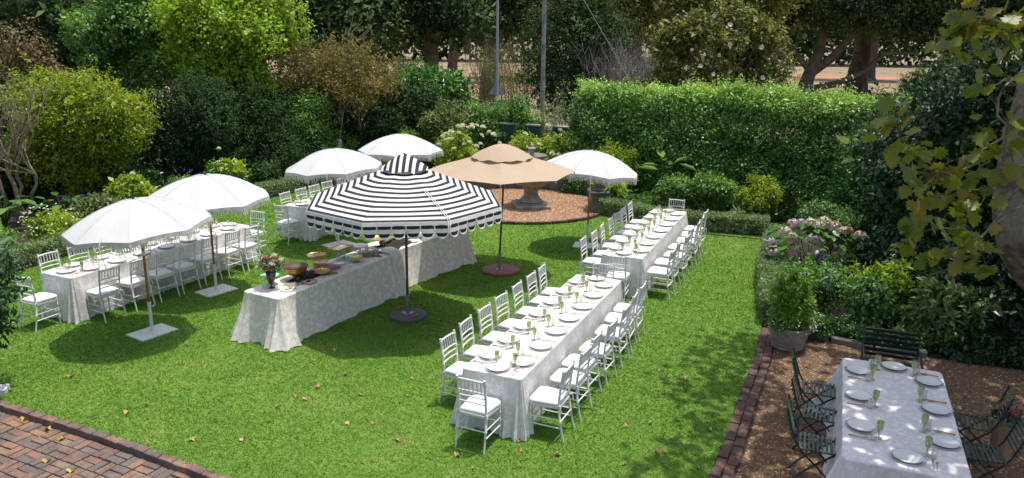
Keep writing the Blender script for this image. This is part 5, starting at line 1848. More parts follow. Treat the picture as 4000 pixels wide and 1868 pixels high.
# ------------------------------------------------------------------ clipped hedges
hedge('tall_hedge', 'tall leafy green hedge behind the back right table', [(2.1, 24.75), (4.6, 23.35), (6.7, 22.15), (8.2, 20.75), (9.4, 19.0)], 1.0, 3.12, 21000, 'hedge', .068, 7, .11, bulge=.13, young_lit=True, stems=.7, batter=.75)
hedge('box_hedge', 'low clipped box hedge along the left flower bed', [(-11.0 - .25, 12.5), (-10.2, 14.95), (-9.68, 16.6), (-8.58, 19.75), (-7.27, 22.4), (-6.35, 24.1)], .44, .36, 9000, 'box', .030, 6, .045, bulge=.09, group='low box hedges')
hedge('box_hedge', 'low clipped box hedge behind the back right table', [(2.46, 20.9), (3.75, 19.62), (4.98, 19.12), (6.3, 18.75)], .40, .38, 5200, 'box', .030, 6, .045, bulge=.09, group='low box hedges')
hedge('box_hedge', 'low pale clipped hedge along the right lawn edge beside hydrangea', [(6.35, 18.0), (5.72, 16.55), (5.22, 15.1), (4.72, 13.4), (4.50, 12.5)], .46, .40, 7000, 'box', .026, 7, .04, bulge=.07, group='low box hedges')

# ------------------------------------------------------------------ left side
bush('glossy_bush', 'glossy dark green bush at the left edge beside brick kerb', (-7.5, 9.3), (-7.5, 9.35, 1.35), (1.02, .85, 1.75), 2300, 'dark', .085, 7, 12, .5, .5, .12, 'oval', stems=6)
gd = bush('golden_shrub', 'dense golden green shrub at left beyond the flower bed', (-11.6, 21.0), (-11.6, 21.0, 1.9), (1.9, 1.3, 2.0), 6800, 'gold', .078, 7, 16, .5, .5, .11, stems=6)
sm = MB()
tp_ = []
for k in range(5):
    b = (-12.3 + rnd.uniform(-.35, .35), 19.2 + rnd.uniform(-.2, .2), -.02)
    m_ = Vector((b[0] + rnd.uniform(-.8, .6), b[1] + rnd.uniform(-.3, .3), 1.3 + rnd.uniform(-.2, .3)))
    pts = branchy(sm, b, m_, .055, .035, .16, 7, 5)
    for i in range(4):
        tp_ += twigs(sm, m_, (rnd.uniform(-1, 1), rnd.uniform(-.6, .4), rnd.uniform(.1, .9)), 1.0, .022, 3, 5, .12, 3, .8)
P = np.array([tuple(q) for q in tp_[::3]])
plant('bare_shrub', 'bare twiggy brown shrub with crooked stems at far left', 'shrub', (-12.3, 19.2), [('branches', sm.mesh('branches', TWIG_B, 60), None), ('foliage', foliage('foliage', P, rdir(len(P)), LM['rose'], .07, .5, 2, .08, 'oval'), 'stuff')])
bush('dark_shrub', 'dark green shrub right of the golden shrub', (-9.2, 23.5), (-9.2, 23.5, 1.55), (1.35, 1.0, 1.85), 6000, 'darker', .062, 7, 12, .55, .5, .10, stems=5)
bush('dark_shrub', 'dark green shrub under the lime tree, centre of left hedge', (-7.7, 24.6), (-7.7, 24.6, 1.45), (1.35, 1.0, 1.85), 6000, 'darker', .062, 7, 12, .55, .5, .10, stems=5)
bush('dark_shrub', 'dark green shrub just left of the brown leaved tree', (-6.5, 25.9), (-6.5, 25.9, 1.3), (1.1, .8, 1.6), 4000, 'mid', .065, 7, 10, .55, .5, .10, stems=5)
bush('dark_shrub', 'dark leafy shrub behind the white umbrella and brown leaved tree', (-4.6, 26.6), (-4.6, 26.9, 1.3), (1.5, .8, 1.5), 4200, 'darker', .075, 7, 10, .55, .5, .10, stems=5)
tree('lime_tree', 'bright lime green tree at upper left', (-9.1, 26.6), 7, .13, (-9.35, 26.3, 4.4), (2.75, 1.9, 2.7), 5600, 'lime', .11, 7, 34, .30, limbs=12, spread=.18, fork=.28, asp=.7, zmin=1.9)
tree('green_tree', 'mid green tree between lime tree and left edge', (-13.0, 27.5), 7, .16, (-12.9, 27.2, 4.3), (2.7, 1.8, 2.7), 5600, 'hedge', .105, 7, 28, .33, limbs=8, spread=.16, fork=.3, zmin=1.0)
tree('rust_tree', 'rusty leaved shrubby tree at the upper left corner', (-15.0, 24.6), 5, .10, (-14.9, 24.4, 2.8), (1.5, 1.2, 2.2), 2200, 'rust', .10, 6, 12, .45, limbs=8, spread=.2, fork=.25, zmin=.3)
tree('dark_tree', 'dark tree behind the upper left corner', (-19.0, 33.0), 9, .3, (-18.5, 33.0, 4.6), (4.0, 2.5, 4.0), 3400, 'park', .17, 7, 14, .48, limbs=8, spread=.25, zmin=.6)

hedge('boundary_hedge', 'dark untrimmed hedge along the left boundary behind the shrubs', [(-18.0, 23.2), (-14.2, 23.0), (-11.6, 24.3), (-9.0, 26.0), (-6.2, 27.3), (-2.6, 27.3)], .9, 2.75, 13000, 'darker', .085, 6, .13, bulge=.16, stems=1.0, batter=.35)
bush('dark_shrub', 'dark shrub behind the bare twiggy shrub at far left', (-13.9, 21.6), (-13.9, 21.6, 1.2), (1.3, 1.0, 1.5), 3600, 'darker', .075, 7, 12, .5, .5, .11, stems=4)
# brown-leaved magnolia with grey forking limbs
seed_for('magnolia')
mg = MB()
tips = []
for dx, dy, dz, bx in ((-1.9, -.4, 2.8, -.25), (-.8, .2, 3.8, -.05), (.3, -.2, 3.8, .05), (1.5, -.3, 3.0, .2), (-.1, .5, 4.4, 0)):
    e1_ = Vector((-6.05 + dx * .8, 26.7 + dy, dz * .62))
    pts = branchy(mg, (-6.05 + bx, 26.7, -.03), e1_, .085, .05, .10, 8, 6)
    for i in range(5):
        tips += twigs(mg, pts[rnd.choice((3, 4, 5, 6))], (dx * .35 + rnd.uniform(-.9, .9), rnd.uniform(-.7, .6), rnd.uniform(.4, 1.3)), 1.2, .034, 3, 5, .16, 3, .75)
P = np.array([tuple(q) for q in tips if q.z > 1.1])
low = P[P[:, 2] < 4.4]
plant('brown_leaved_tree', 'bronze leaved magnolia tree with bare grey upper twigs, left of centre', 'tree', (-6.05, 26.7),
      [('trunk', mg.mesh('trunk', BARK_L, 60), None), ('crown', foliage('crown', np.repeat(low, 3, 0) + rng.normal(0, .16, (len(low) * 3, 3)), rdir(len(low) * 3), LM['brown'], .125, .42, 4, .16, 'oval', tint=rng.normal(.42, .2, len(low) * 3)), 'stuff')])

# ------------------------------------------------------------------ back centre
bush('laurel_bush', 'rounded bright laurel bush beyond the wall, left of lamp post', (-3.7, 32.6), (-3.7, 32.6, 2.1), (1.75, 1.2, 1.75), 2400, 'hyd', .17, 6, 12, .5, .42, .18, 'oval', stems=4)
for i, (x, y, zc, rx, rz, m, lab) in enumerate([(-3.1, 26.4, .95, .85, .9, 'mid', 'leafy green shrub behind the farthest white umbrella'), (-2.2, 26.5, 1.35, .95, 1.25, 'olive', 'olive green rounded shrub left of lamp post'),
                                               (-.75, 26.6, 1.45, .8, 1.3, 'hedge', 'upright green shrub below the triangular sign'), (.25, 26.4, 1.5, .75, 1.25, 'hedge', 'green shrub between the two street poles')]):
    bush('back_shrub', lab, (x, y), (x, y, zc), (rx, .7, rz), 2600, m, .07, 6, 10, .5, .5, .11, stems=5)
sm = MB()
tp_ = []
for k in range(9):
    b = (1.0 + rnd.uniform(-.45, .45), 26.35 + rnd.uniform(-.2, .2), -.02)
    tp_ += twigs(sm, b, (rnd.uniform(-.5, .7), rnd.uniform(-.3, .3), 1.2), 1.3, .02, 3, 5, .3, 3, .55)
P = np.array([tuple(q) for q in tp_ if q.z > 1.2])
plant('twiggy_shrub', 'half bare twiggy shrub in front of the utility pole', 'shrub', (1.0, 26.35), [('branches', sm.mesh('branches', TWIG_G, 60), None), ('foliage', foliage('foliage', P, rdir(len(P)), LM['hedge'], .07, .5, 3, .12), 'stuff')])
# rose bushes
rb_ = bush('rose_bush', 'lime leaved rose bush covered in white roses', (-1.35, 24.2), (-1.35, 24.15, 1.0), (1.0, .6, .88), 1900, 'rose', .075, 6, 12, .5, .6, .11, 'oval', stems=6)
flowers_on(rb_, ROSE_W, on_ellipsoid((-1.35, 24.1, 1.05), (1.05, .65, .92), 30, True, .25), (-1.35, 24.2), s=1.5)
flowers_on(rb_, [rose_mesh('flower', .06, PETAL_M, 20, 8)], on_ellipsoid((-1.5, 23.7, .75), (.6, .35, .4), 10, True, -.2), (-1.35, 24.2), s=1.4)
rb2 = bush('rose_bush', 'lime leaved rose bush with few white roses behind fountain', (.95, 24.6), (.95, 24.6, .95), (.95, .55, .95), 1700, 'rose', .075, 6, 12, .5, .6, .11, 'oval', stems=6)
flowers_on(rb2, ROSE_W, on_ellipsoid((.95, 24.5, 1.0), (.95, .55, .95), 10, True, .0), (.95, 24.6), s=1.4)
bush('yellow_shrub', 'small bright yellow shrub above the farthest white umbrella', (-3.55, 25.6), (-3.55, 25.6, 1.0), (.2, .18, .55), 170, 'gold', .06, 6, 5, .6, .5, .07, stems=2)
bush('low_shrub', 'low leafy shrub behind the farthest white umbrella', (-3.9, 24.9), (-3.9, 24.9, .5), (.9, .5, .6), 1300, 'mid', .07, 6, 8, .55, .5, .1, 'oval', stems=3)

# ------------------------------------------------------------------ bed behind the right low hedge
bush('azalea', 'light green azalea left of the two behind the right low hedge', (4.35, 20.75), (4.35, 20.75, .52), (.62, .5, .55), 1300, 'hedge', .075, 6, 8, .55, .38, .09, 'oval', stems=4, group='azaleas in the right bed')
bush('azalea', 'light green azalea nearest the round golden bush', (5.25, 20.35), (5.25, 20.35, .58), (.68, .5, .62), 1500, 'hedge', .075, 6, 8, .55, .38, .09, 'oval', stems=4, group='azaleas in the right bed')
bush('golden_bush', 'round golden green bush behind the right low hedge', (6.3, 19.75), (6.3, 19.75, .72), (.55, .5, .62), 1500, 'gold', .055, 7, 8, .6, .55, .08, stems=4)
bush('low_shrub', 'shrub with golden leaves beside the teal post', (3.05, 22.6), (3.05, 22.6, .8), (.6, .5, .85), 1100, 'gold', .07, 6, 8, .55, .5, .1, stems=3)
bush('ground_cover', 'low leafy ground cover beneath the teal post', (3.5, 21.3), (3.55, 21.15, .16), (.95, .6, .28), 900, 'cover', .085, 6, 9, .5, .55, .1, 'oval', stems=0)
bush('grey_leaf_plant', 'grey leaved low plant left of the round golden bush', (5.85, 19.55), (5.85, 19.55, .3), (.35, .3, .32), 260, 'box', .13, 5, 5, .55, .25, .12, 'oval', stems=0)
bush('strap_leaf_plant', 'glossy upright leafy plant beside the stone pedestal', (2.75, 21.7), (2.75, 21.6, .55), (.36, .32, .5), 170, 'lime', .24, 5, 6, .55, .2, .1, 'oval', stems=2, jit=.45)


def broadleaf(name, label, base, stalks, mat, leaf=.5, asp=.5, h=1.2):
    mb = MB()
    Ps, Ds, Ns, Ls = [], [], [], []
    for i in range(stalks):
        a = i * 2.4 + rnd.uniform(-.3, .3)
        hh = h * rnd.uniform(.55, 1.0)
        r0 = rnd.uniform(.15, .4)
        p = (base[0] + r0 * math.cos(a), base[1] + r0 * math.sin(a), hh)
        mb.tube([(base[0], base[1], 0), (base[0] + r0 * .5 * math.cos(a), base[1] + r0 * .5 * math.sin(a), hh * .7), p], [.018, .012, .008], 5)
        Ps.append(p)
        Ds.append((math.cos(a), math.sin(a), rnd.uniform(-.5, .5)))
        Ns.append((-.35 * math.cos(a), -.35 * math.sin(a), 1))
        Ls.append(leaf * rnd.uniform(.7, 1.15))
    Ls = np.array(Ls)
    V, F, k = leaf_arrays(np.array(Ps), np.array(Ds), unit(np.array(Ns, float)), Ls, Ls * asp, 'oval')
    me = npmesh('leaves', V, F, LM[mat], np.repeat(np.clip(rng.normal(.5, .25, len(Ps)), 0, 1), k), True)
    return plant(name, label, 'plant', base, [('stalks', mb.mesh('stalks', LM[mat], 60), None), ('leaves', me, 'stuff')])


broadleaf('broad_leaf_plant', 'tall broad leaved plant in front of the tall hedge', (4.25, 21.7), 9, 'big', .62, .42, 1.6)
broadleaf('broad_leaf_plant', 'large heart leaved plant at the foot of bare shrub', (-12.3, 18.4), 16, 'big', .42, .75, .75)
broadleaf('broad_leaf_plant', 'shaded broad leaved plant under the golden shrub', (-11.3, 19.2), 14, 'hyd', .36, .6, .6)

# ------------------------------------------------------------------ right side, shaded
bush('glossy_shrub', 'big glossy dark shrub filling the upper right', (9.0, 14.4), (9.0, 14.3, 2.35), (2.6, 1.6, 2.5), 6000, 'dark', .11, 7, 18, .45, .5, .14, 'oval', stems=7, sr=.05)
bush('camellia', 'camellia bush with glossy leaves between hedge and dark shrub', (8.6, 18.2), (8.6, 18.2, 1.5), (1.2, 1.0, 1.6), 3600, 'hyd', .085, 7, 12, .52, .5, .11, 'oval', stems=5)
bush('climber', 'dark climber over the wall at the right edge', (10.2, 17.0), (10.3, 17.2, 2.2), (1.6, 1.6, 2.2), 3200, 'dark', .10, 7, 12, .5, .5, .13, 'oval', stems=5)
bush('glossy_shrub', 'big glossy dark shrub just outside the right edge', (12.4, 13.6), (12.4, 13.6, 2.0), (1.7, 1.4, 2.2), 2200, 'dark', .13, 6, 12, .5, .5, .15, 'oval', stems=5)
bush('pale_shrub', 'small pale green shrub just behind the hydrangea', (7.0, 16.7), (7.0, 16.7, .95), (.62, .5, .55), 1300, 'cover', .05, 7, 8, .55, .55, .08, stems=4)
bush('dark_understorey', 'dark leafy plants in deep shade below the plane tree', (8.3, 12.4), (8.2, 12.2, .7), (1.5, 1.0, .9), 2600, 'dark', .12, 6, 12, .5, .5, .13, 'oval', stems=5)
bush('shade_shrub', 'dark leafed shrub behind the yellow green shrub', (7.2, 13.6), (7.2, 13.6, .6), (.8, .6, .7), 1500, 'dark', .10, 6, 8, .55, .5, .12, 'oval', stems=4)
# hydrangea: every large leaf and flower head is its own piece
HB = (6.15, 15.45)
hy = thing('hydrangea', 'hydrangea bush with mauve and cream flower heads', 'shrub', None, (HB[0], HB[1], -.02))


def bigleaf_mesh(mat, tintv):
    tv = np.array([[0, 0, 0], [.18, -.26, .03], [.5, -.34, .05], [.8, -.2, 0], [1, 0, -.10], [.8, .2, 0], [.5, .34, .05], [.18, .26, .03], [.35, 0, -.02], [.7, 0, -.02]])
    F3 = np.array([[0, 1, 8], [1, 2, 8], [2, 9, 8], [2, 3, 9], [3, 4, 9], [4, 5, 9], [5, 6, 9], [6, 8, 9], [6, 7, 8], [7, 0, 8]])
    return npmesh('leaf', tv * .17, F3, mat, np.full(10, tintv), True)


HL = [bigleaf_mesh(LM['hyd'], t) for t in (.2, .45, .7, .95)]
sm = MB()
for i in range(230):
    d = Vector((rnd.gauss(0, 1), rnd.gauss(0, 1), rnd.gauss(.35, .8))).normalized()
    k = rnd.uniform(.72, 1.0)
    p = Vector((d.x * 1.0 * k, d.y * .8 * k, .62 + d.z * .58 * k))
    if p.z < .08:
        continue
    o = ob('leaf', HL[rnd.randrange(4)], hy, p)
    q = Matrix.Rotation(math.atan2(d.y, d.x) + rnd.uniform(-.6, .6), 4, 'Z') @ Matrix.Rotation(rnd.uniform(-.1, .75), 4, 'Y') @ Matrix.Rotation(rnd.uniform(-.4, .4), 4, 'X')
    o.rotation_euler = q.to_euler()
    s_ = rnd.uniform(.8, 1.25)
    o.scale = (s_, s_, s_)
    if i % 12 == 0:
        branchy(sm, (0, 0, 0), tuple(p * .9), .012, .006, .1, 5, 3)
ob('stems', sm.mesh('stems', BARK, 60), hy)


def mophead(mat, seed):
    r = np.random.default_rng(seed)
    n = 90
    d = unit(r.normal(size=(n, 3)))
    d[:, 2] = np.abs(d[:, 2]) * 1.0 - .25
    P = unit(d) * .095 * np.array([1, 1, .8])
    t1 = unit(np.cross(d, r.normal(size=(n, 3))))
    V, F, k = leaf_arrays(P - t1 * .019, t1, unit(d + r.normal(0, .25, (n, 3))), np.full(n, .040), np.full(n, .038), 'dia')
    return npmesh('flower_head', V, F, mat, np.repeat(r.random(n), k))


HM = [leafmat('mauve florets', [(0, (.42, .28, .42)), (1, (.68, .52, .62))], .7, .2), leafmat('cream florets', [(0, (.55, .48, .34)), (1, (.72, .66, .52))], .7, .2), leafmat('pinkish florets', [(0, (.55, .40, .40)), (1, (.74, .62, .58))], .7, .2), leafmat('faded brown florets', [(0, (.36, .20, .09)), (1, (.48, .30, .15))], .7, .2)]
HMm = [mophead(m, i) for i, m in enumerate(HM)]
for px_, py_, pz_, m in ((-.98, -.25, .78, 0), (-.92, -.35, .62, 0), (-.70, -.25, .98, 2), (-.58, -.38, .93, 1), (-.48, -.1, 1.12, 0), (-.36, -.2, 1.16, 0), (-.16, -.2, 1.15, 1), (-.04, -.3, 1.12, 1), (.10, -.15, 1.18, 1), (-.22, -.5, .92, 0), (.30, -.2, 1.10, 2), (.42, -.3, 1.03, 1), (.58, -.2, 1.0, 3), (.75, -.25, .92, 2), (.9, -.1, .88, 2), (.80, -.35, .70, 1), (.88, -.42, .52, 2), (.90, -.45, .33, 1), (.22, -.74, .28, 0)):
    ob('flower_head', HMm[m], hy, (px_, py_, pz_), (rnd.uniform(-.4, .4), rnd.uniform(-.3, .3), rnd.random() * 6), (rnd.uniform(1.0, 1.45),) * 3)
# conifer in the pot
PB = (4.40, 11.62)
pt = thing('concrete_pot', 'round pale concrete pot at the corner of the gravel', 'pot', None, (PB[0], PB[1], -.018))
ob('bowl', MB().lathe([(.215, 0), (.24, .02), (.245, .05), (.235, .065), (.25, .08), (.255, .10), (.245, .115), (.26, .13), (.285, .20), (.30, .30), (.30, .335), (.325, .345), (.33, .38), (.30, .39), (.27, .36), (0, .33)], 36).mesh('bowl', POTC, 40), pt)
ob('soil', MB().lathe([(.27, .345), (0, .36)], 24).mesh('soil', SOIL_M), pt)
Pl, Nl = [], []
for cx_, cy_, hh, rw in [(0, 0, .86, .17), (.13, -.06, .74, .15), (-.14, .02, .78, .15), (.05, .15, .70, .15), (-.06, -.16, .66, .15), (.2, .1, .55, .13), (-.2, -.1, .52, .13), (.16, -.18, .46, .13), (-.17, .17, .5, .13)]:
    n = 210
    t = rng.random(n)
    an = rng.uniform(0, 2 * PI, n)
    rr_ = rw * np.clip(1.15 - t, .06, 1) * rng.uniform(.4, 1.1, n)
    Pl.append(np.stack([PB[0] + cx_ * (.6 + .6 * t) + rr_ * np.cos(an), PB[1] + cy_ * (.6 + .6 * t) + rr_ * np.sin(an), .37 + t * hh], 1))
    Nl.append(np.stack([np.cos(an) * .45 + cx_ * 2, np.sin(an) * .45 + cy_ * 2, np.full(n, 1.2)], 1))
P, N = np.concatenate(Pl), unit(np.concatenate(Nl))
cf = foliage('foliage', P, N, LM['conifer'], .075, .22, 8, .05, 'dia', up=.1, jit=.35)
plant('golden_conifer', 'bushy golden green conifer growing in the concrete pot', 'shrub', PB, [('foliage', cf, 'stuff'), ('stem', MB().tube([(PB[0], PB[1], .33), (PB[0], PB[1], .9)], [.025, .012], 6).mesh('stem', BARK), None)], z=.33)
tr_ = bush('trailing_plant', 'trailing white flowered plant spilling over the pot rim', PB, (PB[0], PB[1] - .05, .36), (.36, .34, .14), 420, 'cover', .03, 7, 8, .5, .6, .06, stems=0)
DOT = MB().add([(.012, 0, 0), (0, .012, 0), (-.012, 0, 0), (0, -.012, 0), (0, 0, .008)], [(0, 1, 4), (1, 2, 4), (2, 3, 4), (3, 0, 4)]).mesh('flower', PORC)
flowers_on(tr_, [DOT], on_ellipsoid((PB[0], PB[1] - .05, .38), (.38, .36, .16), 70, True, -.6), PB, s=1.0)
tr_.location.z = 0
# planted bed behind the gravel court
b5 = bush('violet_shrub', 'dark shrub with violet flowers behind the potted conifer', (5.35, 13.25), (5.35, 13.2, .5), (.55, .5, .52), 1000, 'mid', .06, 6, 8, .55, .4, .1, stems=5)
SPIKE = MB().lathe([(.012, 0), (.020, .03), (.018, .07), (.008, .12), (0, .13)], 6).mesh('flower_spike', M('violet spikes', (.13, .08, .33), (.06, .04, .18), 60, .9))
flowers_on(b5, [SPIKE], on_ellipsoid((5.35, 13.2, .5), (.55, .5, .52), 14, True, .1), (5.35, 13.25), 'flower_spike', .8)
bush('azalea', 'yellow green leaved shrub in the shaded right bed', (6.55, 12.75), (6.5, 12.7, .5), (.62, .5, .55), 1000, 'lime', .075, 6, 8, .55, .35, .1, 'oval', stems=4)
bush('leafy_shrub', 'round green shrub between violet and yellow green shrubs', (5.95, 12.45), (5.95, 12.4, .40), (.48, .42, .42), 900, 'cover', .07, 6, 8, .55, .6, .09, 'oval', stems=4)
bush('variegated_shrub', 'cream variegated shrub behind the green bench', (7.0, 11.9), (6.95, 11.85, .50), (.60, .45, .52), 520, 'varieg', .12, 6, 8, .55, .38, .12, 'oval', stems=5)
gc = bush('ground_cover', 'low ground cover with tiny white flowers beside the pot', (5.15, 12.05), (5.15, 12.08, .16), (.62, .34, .22), 1500, 'cover', .035, 7, 9, .5, .6, .06, stems=0)
flowers_on(gc, [DOT], on_ellipsoid((5.15, 12.05, .18), (.62, .36, .24), 45, True, .1), (5.15, 12.05))
bush('ground_cover', 'dark ground cover behind the green bench', (6.1, 11.7), (6.2, 11.72, .18), (.75, .34, .26), 1200, 'cover', .05, 7, 9, .5, .5, .08, stems=0)
bush('ground_cover', 'dark creeping ground cover under the dark shrubs', (7.6, 11.3), (7.6, 11.3, .15), (.9, .4, .25), 1000, 'dark', .07, 6, 9, .5, .5, .1, stems=0)
bush('small_shrub', 'low shrub beneath the hydrangea', (5.9, 14.4), (5.95, 14.4, .25), (.6, .4, .3), 700, 'hyd', .09, 6, 8, .5, .5, .1, 'oval', stems=0)
bush('small_shrub', 'dark fern like plant right of hydrangea', (7.4, 15.3), (7.4, 15.2, .5), (.6, .5, .55), 800, 'dark', .13, 5, 8, .5, .4, .12, 'oval', stems=0)

# ------------------------------------------------------------------ left flower bed
for i, (x, y, zc, rx, rz, m, lab, lf) in enumerate([
        (-11.4, 14.2, .45, .75, .5, 'mid', 'leafy bed plants at the far left edge', .10), (-10.9, 15.6, .42, .65, .48, 'hedge', 'bed plants with violet flowers left of left table', .07),
        (-10.35, 17.0, .45, .65, .5, 'rose', 'pale green flowering bed plant behind left table chairs', .06), (-9.9, 18.2, .42, .6, .48, 'olive', 'silvery salvia plant with violet spikes', .06),
        (-9.7, 19.6, .6, .6, .5, 'rose', 'yellow green rose plant behind the nearest white umbrella', .09), (-8.9, 20.9, .5, .65, .5, 'mid', 'dark bed plants with violet flowers, middle of left bed', .06),
        (-8.3, 22.2, .55, .6, .55, 'hedge', 'bed plant with tiny white flowers in left bed', .06), (-7.6, 23.4, .5, .65, .5, 'darker', 'dark bed plant before the dark shrubs', .06),
        (-6.9, 24.6, .5, .7, .5, 'mid', 'bed plant at the far end of left bed', .065), (-11.9, 16.4, .55, .7, .6, 'mid', 'taller bed plants below the bare shrub', .10), (-10.4, 20.9, .5, .8, .6, 'dark', 'dark bed plants below the golden shrub', .09)]):
    base = (x, y)
    e = bush('bed_plant', lab, base, (x, y, zc), (rx, rx * .8, rz), 900, m, lf, 6, 9, .5, .5, .1, 'oval', stems=3, group='plants in the left flower bed')
    if i in (1, 3, 5, 8):
        flowers_on(e, [SPIKE], on_ellipsoid((x, y, zc), (rx, rx * .8, rz), 13, True, .1), base, 'flower_spike', .85)
    if i in (2, 6):
        flowers_on(e, [DOT], on_ellipsoid((x, y, zc), (rx, rx * .8, rz), 40, True, .0), base, s=2.2)
    if i == 4:
        flowers_on(e, ROSE_W, [(-9.55, 19.4, 1.18), (-9.8, 19.3, .9)], base, s=1.3)
e = bush('single_rose', 'tall single rose stem above the second white umbrella', (-8.0, 21.9), (-8.0, 21.9, .95), (.35, .3, .5), 130, 'rose', .10, 5, 5, .55, .6, .1, 'oval', stems=3)
flowers_on(e, ROSE_W, [(-8.2, 21.7, 1.5)], (-8.0, 21.9), s=1.4)

# ------------------------------------------------------------------ beyond the wall: shrubs and park
sm = MB()
for k in range(26):
    twigs(sm, (-.6 + rnd.uniform(-1.3, 1.3), 45 + rnd.uniform(-.8, .8), -.1), (rnd.uniform(-.5, .5), rnd.uniform(-.3, .3), 1.3), 2.0, .035, 3, 4, .3, 3, .5)
P, N, _, _ = crown_pts((-.6, 45, 2.2), (2.1, 1.3, 2.2), 1500, 14, .4)
plant('dry_shrub', 'dry brown shrub across the road behind the lamp post', 'shrub', (-.6, 45), [('branches', sm.mesh('branches', TWIG_B, 60), None), ('foliage', foliage('foliage', P, N, LM['olive'], .10, .35, 4, .2), 'stuff')])
tree('evergreen_tree', 'dense dark green evergreen behind the utility pole', (3.0, 39.5), 9, .25, (3.0, 39.5, 3.6), (3.2, 2.2, 4.2), 9500, 'park', .11, 7, 22, .42, limbs=8, spread=.18, fork=.3, zmin=.2)
sm = MB()
for k in range(26):
    twigs(sm, (5.7 + rnd.uniform(-.8, .8), 36 + rnd.uniform(-.5, .5), -.1), (rnd.uniform(-.8, .8), rnd.uniform(-.5, .5), 1.1), 2.0, .035, 3, 4, .2, 4, .75)
plant('dead_shrub', 'grey leafless dead shrub above the tall hedge', 'shrub', (5.7, 36), [('branches', sm.mesh('branches', TWIG_G, 60), None)])
hbm = tree('hibiscus_tree', 'open hibiscus tree dotted with pale pink flowers above the hedge', (8.2, 31.6), 7, .12, (8.0, 31.6, 3.5), (3.8, 1.8, 3.2), 4600, 'parky', .125, 6, 46, .235, limbs=18, spread=.22, fork=.22, fill=.4, zmin=.9, bark=BARK_L)
HIB = []
for s in (1, 2):
    n = 5
    a = np.arange(n) * 2 * PI / n
    Dv = np.stack([np.cos(a), np.full(n, -.5), np.sin(a)], 1)
    V, F, k = leaf_arrays(np.zeros((n, 3)), Dv, np.tile([0, -1.0, 0], (n, 1)), np.full(n, .095), np.full(n, .10), 'oval')
    HIB.append(npmesh('flower', V, F, PETAL_H, np.repeat(rng.random(n), k)))
for p in [(6.3, 2.7), (6.6, 3.0), (6.2, 2.35), (6.9, 2.4), (7.5, 3.3), (7.7, 4.0), (8.0, 4.4), (8.2, 3.4), (8.5, 2.9), (8.3, 2.5), (7.2, 2.6), (9.0, 2.5), (9.5, 2.45), (9.8, 2.6), (10.2, 2.4), (10.0, 2.9), (9.3, 3.2), (9.6, 2.3), (8.8, 2.25), (7.0, 3.6), (7.9, 5.1), (8.9, 5.3), (9.3, 4.3), (6.6, 4.2), (10.5, 2.8), (9.9, 2.2), (10.8, 2.3), (7.3, 5.4)]:
    ob('flower', HIB[rnd.randrange(2)], hbm, (p[0] - 8.2, -1.5 + rnd.uniform(-.4, .3), p[1] + .16), (rnd.uniform(-.4, .4), 0, rnd.uniform(-.5, .5)), (rnd.uniform(.8, 1.3),) * 3)

for i, (x, y, zc, rx, rz, m, lab) in enumerate([(-9.0, 36.0, 2.0, 2.4, 2.3, 'mid', 'green roadside bush behind the brown leaved tree'), (-13.5, 37.0, 2.2, 2.6, 2.6, 'park', 'dark roadside bush behind the lime tree'), (-5.6, 40.0, 1.7, 2.0, 2.0, 'park', 'dark roadside bush left of the laurel'),
                                               (5.2, 33.0, 1.1, 1.1, 1.3, 'hedge', 'small green roadside bush beneath the dead shrub'), (-19.0, 37.0, 2.2, 2.6, 2.6, 'park', 'dark roadside bush at the far left'), (21.0, 38.0, 2.0, 3.0, 2.4, 'park', 'dark roadside bush beneath the leaning park trees'), (6.9, 43.0, 1.5, 2.2, 2.0, 'park', 'dark bush across the road left of the hibiscus'), (14.2, 46.0, 1.5, 2.4, 2.0, 'parky', 'yellowing bush across the road right of the hibiscus'), (-3.6, 37.5, 1.4, 1.6, 1.8, 'mid', 'green bush across the road behind the laurel')]):
    bush('roadside_bush', lab, (x, y), (x, y, zc), (rx, 1.2, rz), 2600, m, .11, 6, 18, .36, .5, .16, stems=5, group='bushes along the road')
seed_for('park')
# tree with leaning limbs in the park
tm = MB()
tb = Vector((23.2, 64.0, -.2))
tm.tube([tb, tb + Vector((.1, 0, .8)), tb + Vector((.5, 0, 2.2)), tb + Vector((1.0, 0, 3.6)), tb + Vector((1.2, 0, 6))], [.75, .55, .48, .42, .30], 10)
tm.tube([tb + Vector((.5, 0, 2.0)), tb + Vector((1.9, -.4, 3.2)), tb + Vector((3.2, -.6, 5.0)), tb + Vector((4.6, -.8, 7.0))], [.40, .34, .28, .2], 9)
tm.tube([tb + Vector((.3, -.3, .7)), tb + Vector((2.2, -.9, 1.2)), tb + Vector((4.2, -1.4, 2.2)), tb + Vector((5.4, -1.6, 3.6)), tb + Vector((7.6, -1.9, 3.7))], [.30, .24, .22, .18, .10], 8)
tm.tube([tb + Vector((.4, 0, 2.2)), tb + Vector((-1.0, .3, 3.8)), tb + Vector((-2.0, .6, 5.6))], [.26, .2, .12], 8)
P, N, C, _ = crown_pts((27.5, 63, 8.6), (9.2, 5.0, 5.2), 3600, 22, .36, zmin=3.4)
P2, N2, _, _ = crown_pts((32.5, 62, 6.2), (6.0, 3.0, 3.4), 1900, 14, .38, zmin=2.6)
for c_ in C[:10]:
    branchy(tm, tb + Vector((1.2, 0, 5.2)), tuple(c_), .2, .05, .1, 6, 5)
plant('park_tree', 'big dark park tree with low leaning limbs, upper right', 'tree', (23.2, 64.0), [('trunk', tm.mesh('trunk', BARK_P, 60), None), ('crown', foliage('crown', np.concatenate([P, P2]), np.concatenate([N, N2]), LM['park'], .31, .5, 8, .38), 'stuff')], 'park trees', z=-.16)


